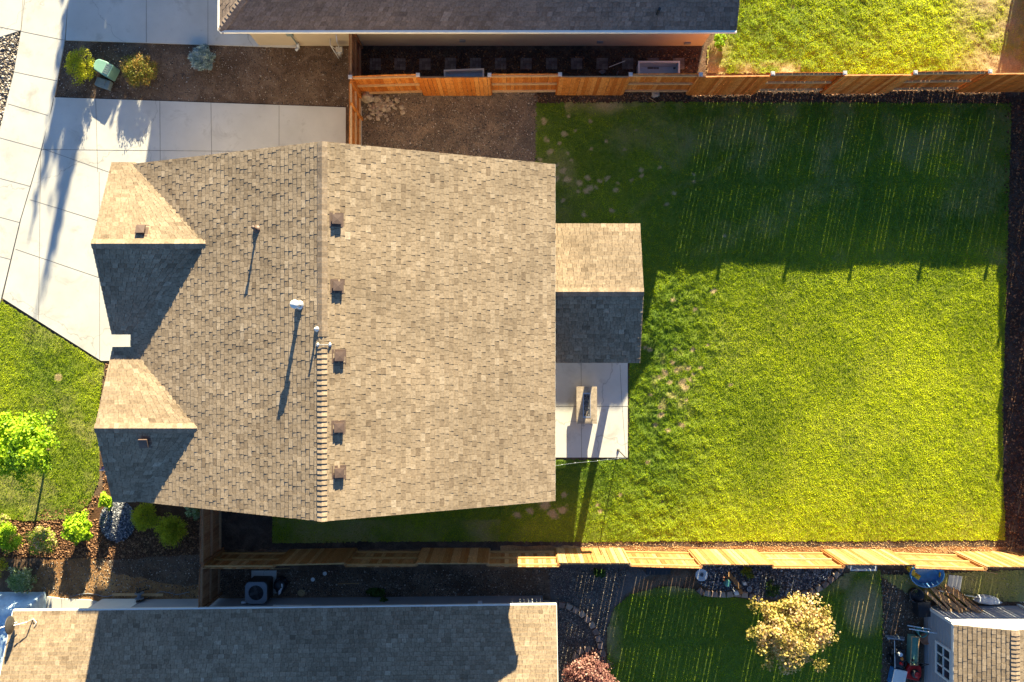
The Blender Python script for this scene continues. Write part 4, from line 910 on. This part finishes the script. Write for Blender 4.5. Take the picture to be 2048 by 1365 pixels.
m = MB(); m.tube((0, 0, 0), (0, 0, .25), .02); m.rock((-.55, .05, .12), (.14, .06, .1), 4); one('bucket', 'small grey tool standing behind the orange fence', 'bucket', m, M['bluegrey'], (*P2(1234, 149), 0))
# edging blocks
def block_mesh(w0, w1, d):
    m = MB(); m.prism([(-w0 / 2, -d / 2), (w0 / 2, -d / 2), (w1 / 2, d / 2), (-w1 / 2, d / 2)], 0, .13, .5); return m
bprot = []
for t in (.1, .45, .8):
    m = block_mesh(.26, .19, .2); m.t = [t] * len(m.t); b_ = m.build('edging_block', M['block'], bevel=.012); bprot.append(b_)
used = [False] * 3
def edging(curve, group, label, step=.275, flip=1):
    pts = [Vector(P2(*p)) for p in curve]; dist = 0; nxt = step / 2; k = 0
    for a, b in zip(pts[:-1], pts[1:]):
        L = (b - a).length
        while nxt <= dist + L:
            t = (nxt - dist) / L; q = a.lerp(b, t); ang = math.atan2(b.y - a.y, b.x - a.x); i = rr.randrange(3)
            if not used[i]: o = bprot[i]; used[i] = True
            else: o = bprot[i].copy(); COL.objects.link(o)
            o.location = (q.x, q.y, .0); o.rotation_euler = (0, 0, ang + (0 if flip > 0 else math.pi) + rr.uniform(-.06, .06)); tag(o, label, 'edging block', group); nxt += step
        dist += L
edging([(1086, 1205), (1110, 1206), (1135, 1211), (1160, 1224), (1180, 1243), (1193, 1266), (1200, 1290), (1206, 1312)], 'blocks of the curved garden edging', 'stone block in the curved edging beside the grey house gravel', flip=-1)
edging([(1148, 1318), (1153, 1305), (1165, 1298), (1180, 1298), (1190, 1305), (1195, 1318)], 'blocks of the small ring edging', 'stone block in the small ring around the pink-purple shrub', flip=-1)
edging([(1394, 1176), (1404, 1184), (1425, 1187), (1448, 1188), (1470, 1186), (1492, 1189), (1512, 1195), (1528, 1201)], 'blocks edging the dark rock bed', 'stone block edging the left part of the dark rock bed')
edging([(1586, 1189), (1605, 1187), (1625, 1182), (1645, 1170), (1662, 1156), (1675, 1144), (1684, 1130)], 'blocks edging the right part of the rock bed', 'stone block edging the right part of the dark rock bed')
for i in range(3):
    if not used[i]: bpy.data.objects.remove(bprot[i])
# AC unit
x, y, _ = P(525, 1173, .45)
px_, py_ = P2(530, 1166); m = MB(); m.box((0, 0, .03), (.92, .85, .06)); one('concrete_pad', 'square grey pad under the air conditioner', 'pad', m, M['concrete'], (px_ - .02, py_ + .05, .01), bevel=.01)
px_, py_ = P2(530, 1169); ac = obj('air_conditioner', 'square grey air conditioner in the shaded side yard', 'air conditioner', (px_ - .05, py_ - .04, .07))
m = MB(); m.prism([(-.33, -.37), (.33, -.37), (.37, -.33), (.37, .33), (.33, .37), (-.33, .37), (-.37, .33), (-.37, -.33)], 0, .68)
for i in range(14):
    for s in (-1, 1): m.box((s * .372, -.3 + i * .046, .35), (.012, .02, .6)); m.box((-.3 + i * .046, s * .372, .35), (.02, .012, .6))
m.build('cabinet', M['darkmetal'], ac)
m = MB(); n_ = 32; vs = []; 
for i in range(n_):
    a = 2 * math.pi * i / n_; c_, s_ = math.cos(a), math.sin(a); k = .385 / max(abs(c_), abs(s_)); k = min(k, .47)
    vs += [(c_ * .27, s_ * .27, .74), (c_ * k, s_ * k, .74), (c_ * k, s_ * k, .68), (c_ * .27, s_ * .27, .70)]
fs = []
for i in range(n_):
    j = (i + 1) % n_
    for q in range(4): fs.append((i * 4 + q, i * 4 + (q + 1) % 4, j * 4 + (q + 1) % 4, j * 4 + q))
m.add(vs, fs); m.build('top_panel', M['bluegrey'], ac)
m = MB(); m.lathe([(.265, 0), (.265, .01)], (0, 0, .682), 28); m.build('fan_well', M['black'], ac)
m = MB(); m.lathe([(.09, 0), (.08, .03), (.02, .04)], (0, 0, .70), 16)
for i in range(4):
    a = i * math.pi / 2 + .3; m.box((.15 * math.cos(a), .15 * math.sin(a), .705), (.2, .1, .006), a, rx=.3)
m.build('fan', M['darkmetal'], ac)
m = MB()
for r_ in (.08, .13, .18, .23): m.path([(r_ * math.cos(i / 16 * 6.2832), r_ * math.sin(i / 16 * 6.2832), .735) for i in range(17)], .003, 4)
m.build('fan_guard', M['darkmetal'], ac)
m = MB(); m.rock((0, 0, .2), (.26, .3, .24), 7, sub=2); o = one('trash_bag', 'dark plastic bag beside the air conditioner', 'bag', m, M['black'], (*P2(562, 1170, .2), 0))
m = MB(); m.rock((0, 0, .0), (.07, .17, .03), 8); one('plastic_bottle', 'white bottle lying on the dark bag', 'bottle', m, M['whiteplastic'], (*P2(561, 1178, .45), .46), R(-15))
m = MB(); m.lathe([(.13, 0), (.12, .02), (.07, .03), (.065, .09), (.02, .10)], n=18, sx=1.1); one('straw_hat', 'pale straw hat on the ground by the grey house', 'hat', m, M['straw_chips'], (*P2(603, 1186), .015))
for px, py, l in ((626, 1159, 'round white cap in the side yard, nearer the grey house'), (650, 1147, 'round white cap in the side yard, nearer the shaded fence')):
    m = MB(); m.lathe([(.075, 0), (.075, .03), (.05, .045)], n=16); one('sprinkler_cap', l, 'cap', m, M['white'], (*P2(px, py), .012))
m = MB(); m.box((0, 0, .02), (.8, .035, .03)); one('wood_lath', 'thin brown lath lying in the shaded side yard', 'lath', m, M['lumber'], (*P2(697, 1167), .01), R(1))
m = MB(); m.box((0, 0, .02), (.75, .05, .03)); one('wood_lath', 'thin brown lath lying against the shaded cedar fence', 'lath', m, M['lumber'], (*P2(560, 1137), .01), R(2))
# left bits by grey house wall
m = MB(); m.box((0, 0, .03), (1.85, .09, .045)); one('plank', 'pale plank lying along the grey house wall', 'plank', m, M['cedar_rail'], (*P2(277, 1189), .012), R(-.5))
x, y = P2(287, 1186); cpz = obj('hose_reel', 'dark hose reel standing on the pale plank', 'hose reel', (x, y, .05))
m = MB(); m.lathe([(.16, -.10), (.16, -.08), (.07, -.08), (.07, .08), (.16, .08), (.16, .10)], (0, 0, 0), 18)
m.v = [(a, c, b + .25) for a, b, c in m.v]; m.build('drum', M['bluegrey'], cpz); m = MB()
for s in (-1, 1): m.path([(-.2, s * .17, 0), (0, s * .17, .45), (.22, s * .17, 0)], .02, 8)
m.tube((0, -.3, .25), (0, .18, .25), .02); m.tube((0, -.3, .25), (0, -.32, .4), .03); m.build('stand', M['darkmetal'], cpz)
m = MB(); pts = []
for i in range(26):
    px = 140 + i * 9.6; pts.append((*P2(px, 1194 - 7 * abs(math.sin(i * .42)) - (i > 18) * 4), .03))
m.path(pts, .012, 6); one('garden_hose', 'pale hose snaking over the dirt beside the grey house', 'hose', m, M['bluegrey'], (0, 0, 0))
# satellite dish on the roof
x, y, _ = P(64, 1240, 2.0); ds = obj('satellite_dish', 'grey satellite dish on the lower left roof corner', 'satellite dish', (x, y, 2.02))
m = MB(); m.tube((0, 0, -.12), (0, .02, .25), .022); m.tube((0, .02, .25), (-.32, -.02, .42), .02); m.build('mast', M['metal'], ds)
m = MB(); prof = [(.0, 0), (.1, .01), (.2, .035), (.29, .08), (.30, .085), (.28, .07), (.0, -.012)]; m.lathe(prof, (0, 0, 0), 28)
q = Vector((-.97, -.12, .12)).normalized().to_track_quat('Z', 'Y'); m.v = [tuple(q @ Vector(v) + Vector((-.36, 0, .42))) for v in m.v]; m.build('dish', M['darkmetal'], ds, True)
m = MB(); m.tube((-.36, 0, .2), (-.80, -.1, .5), .018); m.box((-.85, -.1, .52), (.16, .08, .08)); m.build('feed_arm', M['white'], ds)
m = MB(); m.path([(.05, .05, 0), (.18, -.08, .02), (.1, -.2, .03)], .012); m.build('cable', M['white'], ds)
# tarp covered item
rg = np.random.default_rng(77); o = MB(); c0 = P2(10, 1245, .5); nx_, ny_ = 44, 64; vs = []
for j in range(ny_):
    for i in range(nx_):
        u, v_ = i / (nx_ - 1), j / (ny_ - 1); x = -1.5 + 2.55 * u; y = .85 - 3.6 * v_
        z = .85 * min(1, 6 * u, 6 * (1 - u), 7 * v_) ** .6 + .13 * (float(fbm(x, y, 2.2, 3)) - .5) + .05 * math.sin(7 * x + 4 * y + 3 * math.sin(2 * y)) * .6
        vs.append((x + .05 * (float(vn(x, y, 3)) - .5), y, max(.02, z)))
o.add(vs, [(j * nx_ + i, (j + 1) * nx_ + i, (j + 1) * nx_ + i + 1, j * nx_ + i + 1) for j in range(ny_ - 1) for i in range(nx_ - 1)])
one('tarp', 'crumpled pale blue tarp over something beside the grey house', 'tarp', o, M['tarp'], (c0[0] + .15, c0[1] + .1, 0.06), smooth=True)
# flag
x, y, _ = P(203, 941, 3.0); fo = obj('flag', 'small striped flag poking out beside the lower gable', 'flag', (x, y, 0)); m = MB(); m.tube((.35, 0, 2.75), (-.05, 0, 3.05), .012); m.build('pole', M['white'], fo)
m = MB()
for i in range(7): m.add([(-.08 + .04 * i, -.02 - .01 * i, 3.0 - .03 * i), (-.04 + .04 * i, -.02 - .01 * i, 2.98 - .03 * i), (-.04 + .04 * i, .1 - .02 * i, 2.7), (-.08 + .04 * i, .1 - .02 * i, 2.72)], [(0, 1, 2, 3)], (1 if i % 2 else .5) if i > 2 else 0)
m.build('cloth', M['flag'], fo)

# rock bed objects
x, y, _ = P(1403, 1150, .35); bb = obj('birdbath', 'round pale birdbath at the left end of the dark rock bed', 'birdbath', (x, y, 0))
m = MB(); m.lathe([(.12, 0), (.05, .06), (.04, .28), (.06, .30)], n=16); m.build('pedestal', M['metal'], bb, True); m = MB(); m.lathe([(.06, .30), (.22, .36), (.225, .375), (.20, .37), (.05, .325), (0, .325)], n=28); m.build('bowl', M['whiteplastic'], bb, True); m = MB(); m.rock((0, 0, .37), (.06, .06, .04), 2); m.build('pebble', M['bluerock'], bb)
m = MB(); bar(m, P(1456, 1146, .05), P(1481, 1176, .55), .14, .04); one('board', 'brown board leaning over the dark rock bed', 'board', m, M['lumber'], (0, 0, 0))
m = MB(); m.box((0, 0, .14), (.16, .22, .26)); o = one('planter_box', 'small teal box beside the leaning board', 'box', m, M['teal'], (*P2(1452, 1163), 0), R(-18), bevel=.01)
m = MB(); m.lathe([(.06, 0), (.09, .16), (.07, .16), (.05, .02)], n=14); one('flower_pot', 'small red pot above the teal box', 'pot', m, M['terracotta'], (*P2(1449, 1156), 0), smooth=True)
m = MB(); m.box((0, 0, .12), (.16, .16, .24)); one('lantern', 'white square lantern by the rock bed edging', 'lantern', m, M['white'], (*P2(1470, 1182), 0), R(10), bevel=.02)
m = MB(); m.box((0, 0, .2), (.1, .12, .4)); m.prism([(-.07, -.09), (.07, -.09), (.07, .09), (-.07, .09)], .4, .44); one('post_marker', 'short orange-lit wooden post at the foot of the leaning board', 'post', m, M['cedar_s'], (*P2(1474, 1176), 0), R(15))
m = MB(); m.box((0, 0, .08), (.12, .12, .16)); one('flower_pot', 'small white pot right of the leaning board', 'pot', m, M['white'], (*P2(1487, 1165), 0), R(20), bevel=.02)
m = MB(); m.path([((.03 + .07 * i / 40) * math.cos(i * .6), (.03 + .07 * i / 40) * math.sin(i * .6), .05 + .004 * i) for i in range(41)], .006, 5); one('wire_coil', 'spiral of grey wire right of the small white pot', 'wire', m, M['metal'], (*P2(1496, 1175), 0))
m = MB()
for z in (.05, .25, .45): m.path([(.24 * math.cos(i / 20 * 6.2832), .24 * math.sin(i / 20 * 6.2832), z) for i in range(21)], .005, 5)
for i in range(6): a = i / 6 * 6.283; m.tube((.24 * math.cos(a), .24 * math.sin(a), 0), (.24 * math.cos(a), .24 * math.sin(a), .45), .005, n=5)
one('plant_cage', 'round wire plant cage at the right end of the dark rock bed', 'cage', m, M['metal'], (*P2(1637, 1138), 0))
m = MB(); m.box((0, 0, .03), (.9, .4, .04), rx=.02); m.box((0, 0, .055), (.86, .36, .008)); one('door_mat', 'dark blue mat lying under the sunlit fence', 'mat', m, M['black'], (*P2(1316, 1138), .012))
trough('white open bin against the sunlit fence right of the rock bed', 1727, 1129, .9, .42, .35)
# shed yard
x, y, _ = P(1855, 1150, .3)
pl = obj('kiddie_pool', 'blue plastic pool folded against the sunlit fence', 'pool', (x, y, 0))
m = MB(); m.lathe([(.42, 0), (.5, .12), (.56, .3), (.60, .3), (.53, .06), (0, .05)], n=24, sx=1.05, sy=.8); m.build('basin', M['blue'], pl, True)
m = MB(); m.path([(-.62, .22, .1), (-.42, -.02, .2), (-.28, -.12, .3)], .09, 10); m.path([(-.7, .38, .1), (-.45, .1, .24)], .06, 10); m.build('slide', M['yellow'], pl, True)
m = MB(); m.path([(.60 + .06 * math.cos(a / 8 * 6.28), -.1 + .2 * math.sin(a / 8 * 6.28), .15) for a in range(7)], .045, 10); m.build('ring_handle', M['yellow'], pl, True)
m = MB(); m.box((0, 0, .02), (.50, .62, .05)); one('paving_slab', 'square pale slab lying in the dry grass near the shed', 'slab', m, M['concrete'], (*P2(1907, 1167), .02), R(-8), bevel=.01)
m = MB(); m.tube((-.95, .15, .12), (.95, -.15, .2), .018); one('pvc_pipe', 'thin white pipe lying above the lumber pile', 'pipe', m, M['white'], (*P2(1920, 1187), 0))
m = MB(); m.tube((-.7, .13, .04), (.7, -.15, .05), .015); one('pvc_pipe', 'thin pale pipe lying right of the blue pool', 'pipe', m, M['cedar_rail'], (*P2(1955, 1139), 0))
m = MB(); m.rock((0, 0, .1), (.55, .14, .13), 12, sub=2); one('sack', 'long white sack lying above the shed wall', 'sack', m, M['whiteplastic'], (*P2(1975, 1199), 0), R(-8))
m = MB(); m.lathe([(.22, 0), (.27, .28), (.24, .28), (.2, .03), (0, .03)], n=20); one('black_tub', 'round black tub left of the lumber pile', 'tub', m, M['black'], (*P2(1826, 1187), 0), smooth=True)
m = MB(); m.box((0, 0, .2), (.42, .5, .4)); m.box((0, 0, .42), (.46, .54, .04)); one('black_crate', 'dark crate between the black tub and the shed corner', 'crate', m, M['black'], (*P2(1836, 1211), 0), R(4))
rr = random.Random(3); lp = None
for i in range(13):
    L = rr.uniform(.9, 1.7); m = MB(); m.box((0, 0, 0), (L, rr.choice([.04, .07, .09]), .035), ry=R(-rr.uniform(22, 36)), t=rr.random())
    one('lumber', 'loose brown timber leaning in the pile at the shed corner', 'lumber', m, M['lumber'], (*P2(1862 + i * 5.6, 1197 + rr.uniform(-3, 5)), .42), R(-48 + rr.uniform(-9, 9)), 'timbers piled at the shed corner')
m = MB()
for s in (-1, 1): m.tube((s * .17, 0, 0), (s * .17, 0, 2.0), .022, n=8)
for i in range(7): m.tube((-.17, 0, .2 + i * .27), (.17, 0, .2 + i * .27), .015, n=6)
m.v = [tuple(Matrix.Rotation(R(70), 3, 'Y') @ Vector(v)) for v in m.v]; one('ladder', 'aluminium ladder leaning on the grey shed wall', 'ladder', m, M['metal'], (*P2(1806, 1247), .35), R(-3))
m = MB(); m.lathe([(.13, 0), (.17, .33), (.155, .33), (.12, .02), (0, .02)], n=18); one('bucket', 'teal bucket beside the shed wall', 'bucket', m, M['teal'], (*P2(1836, 1259), 0), smooth=True)
m = MB(); m.lathe([(.14, 0), (.2, .32), (.18, .32), (.17, .28), (0, .28)], n=18); one('clay_pot', 'brown clay pot beside the teal bucket', 'pot', m, M['terracotta'], (*P2(1842, 1272), 0), smooth=True)
x, y = P2(1829, 1302, .3); tr_ = obj('planter_trough', 'long pale green trough beside the shed wall', 'trough', (x, y, 0), R(-3))
m = MB()
for s in (-1, 1): m.box((s * .115, 0, .16), (.02, 1.0, .3)); m.box((0, s * .49, .16), (.21, .02, .299))
m.box((0, 0, .2), (.21, .96, .02)); m.build('tub', M['greenbox'], tr_); m = MB()
for s in (-1, 1): m.box((s * .13, 0, .315), (.035, 1.06, .02)); m.box((0, s * .51, .315), (.225, .035, .019))
m.build('rim', M['cedar_rail'], tr_); m = MB(); m.lathe([(.05, 0), (.05, .03)], (0, -.38, .215), 12); m.build('drain', M['black'], tr_)
x, y = P2(1792, 1283, .3); sv = obj('snow_shovel', 'grey snow shovel blade lying left of the green trough', 'shovel', (x, y, 0), R(-6)); m = MB()
for i in range(8):
    a = -.5 + i * .143; m.box((0, .02 + .1 * math.cos(a * 2), .2 + .16 * math.sin(a)), (.62, .075, .01), rx=a)
m.build('blade', M['bluegrey'], sv); m = MB(); m.tube((0, -.02, .2), (-.05, -.9, .5), .018); m.build('handle', M['metal'], sv)
x, y = P2(1827, 1345, .2); mo = obj('lawn_mower', 'red lawn mower below the green trough', 'mower', (x, y, 0), R(-10))
m = MB(); m.prism([(-.24, -.26), (.22, -.28), (.27, 0), (.22, .28), (-.2, .3), (-.28, .1)], .1, .26); m.build('deck', M['red'], mo, bevel=.04)
m = MB(); m.lathe([(.15, .26), (.15, .38), (.1, .42), (.05, .42)], n=18); m.build('engine', M['black'], mo, True); m = MB(); m.lathe([(.11, .40), (.1, .46), (.03, .47)], (0.03, 0, 0), n=16); m.build('engine_cover', M['red'], mo, True)
for sx_ in (-1, 1):
    for sy_ in (-1, 1):
        m = MB(); m.tube((sx_ * .29, sy_ * .22, .1), (sx_ * .34, sy_ * .22, .1), .1, n=16); m.build('wheel', M['black'], mo)
m = MB()
for s in (-1, 1): m.tube((s * .2, .26, .2), (s * .18, .55, .7), .014)
m.tube((-.18, .55, .7), (.18, .55, .7), .014); m.build('handle', M['darkmetal'], mo)
x, y = P2(1795, 1318, .25); sn = obj('snow_blower', 'dark motor machine with red and orange knobs left of the red mower', 'machine', (x, y, 0), R(-3))
m = MB(); m.box((0, .0, .25), (.34, .5, .3)); m.box((0, .25, .15), (.5, .2, .28)); m.build('housing', M['black'], sn, bevel=.03); m = MB(); m.lathe([(.05, .4), (.05, .46), (.02, .47)], (.06, .08, 0), 12); m.build('fuel_cap', M['orange'], sn); m = MB(); m.lathe([(.06, .4), (.05, .46), (.02, .47)], (.05, -.1, 0), 12); m.build('knob', M['red'], sn)
m = MB(); m.lathe([(.07, .4), (.07, .5), (.05, .5)], (-.02, .25, 0), 14); m.build('chute', M['whiteplastic'], sn)
for s in (-1, 1): m = MB(); m.tube((s * .2, -.05, .13), (s * .27, -.05, .13), .13, n=16); m.build('wheel', M['black'], sn)
x, y = P2(1797, 1356, .3); co = obj('cooler', 'white and blue cooler cut by the lower frame edge', 'cooler', (x, y, 0), R(-12))
m = MB(); m.box((0, 0, .17), (.46, .6, .32)); m.build('body', M['blue'], co, bevel=.03); m = MB(); m.box((0, 0, .35), (.48, .62, .05)); m.build('lid', M['white'], co, bevel=.02); m = MB(); m.tube((-.2, .33, .3), (.2, .33, .3), .02); m.build('handle', M['black'], co)
m = MB()
for i in range(3): m.box((0, -.07 + i * .07, .03 + i * .02), (2.4, .05, .03))
one('metal_rail', 'bundle of pale metal rails lying under the fence at the right edge', 'rails', m, M['metal'], (*P2(2035, 1131), 0), R(-2))
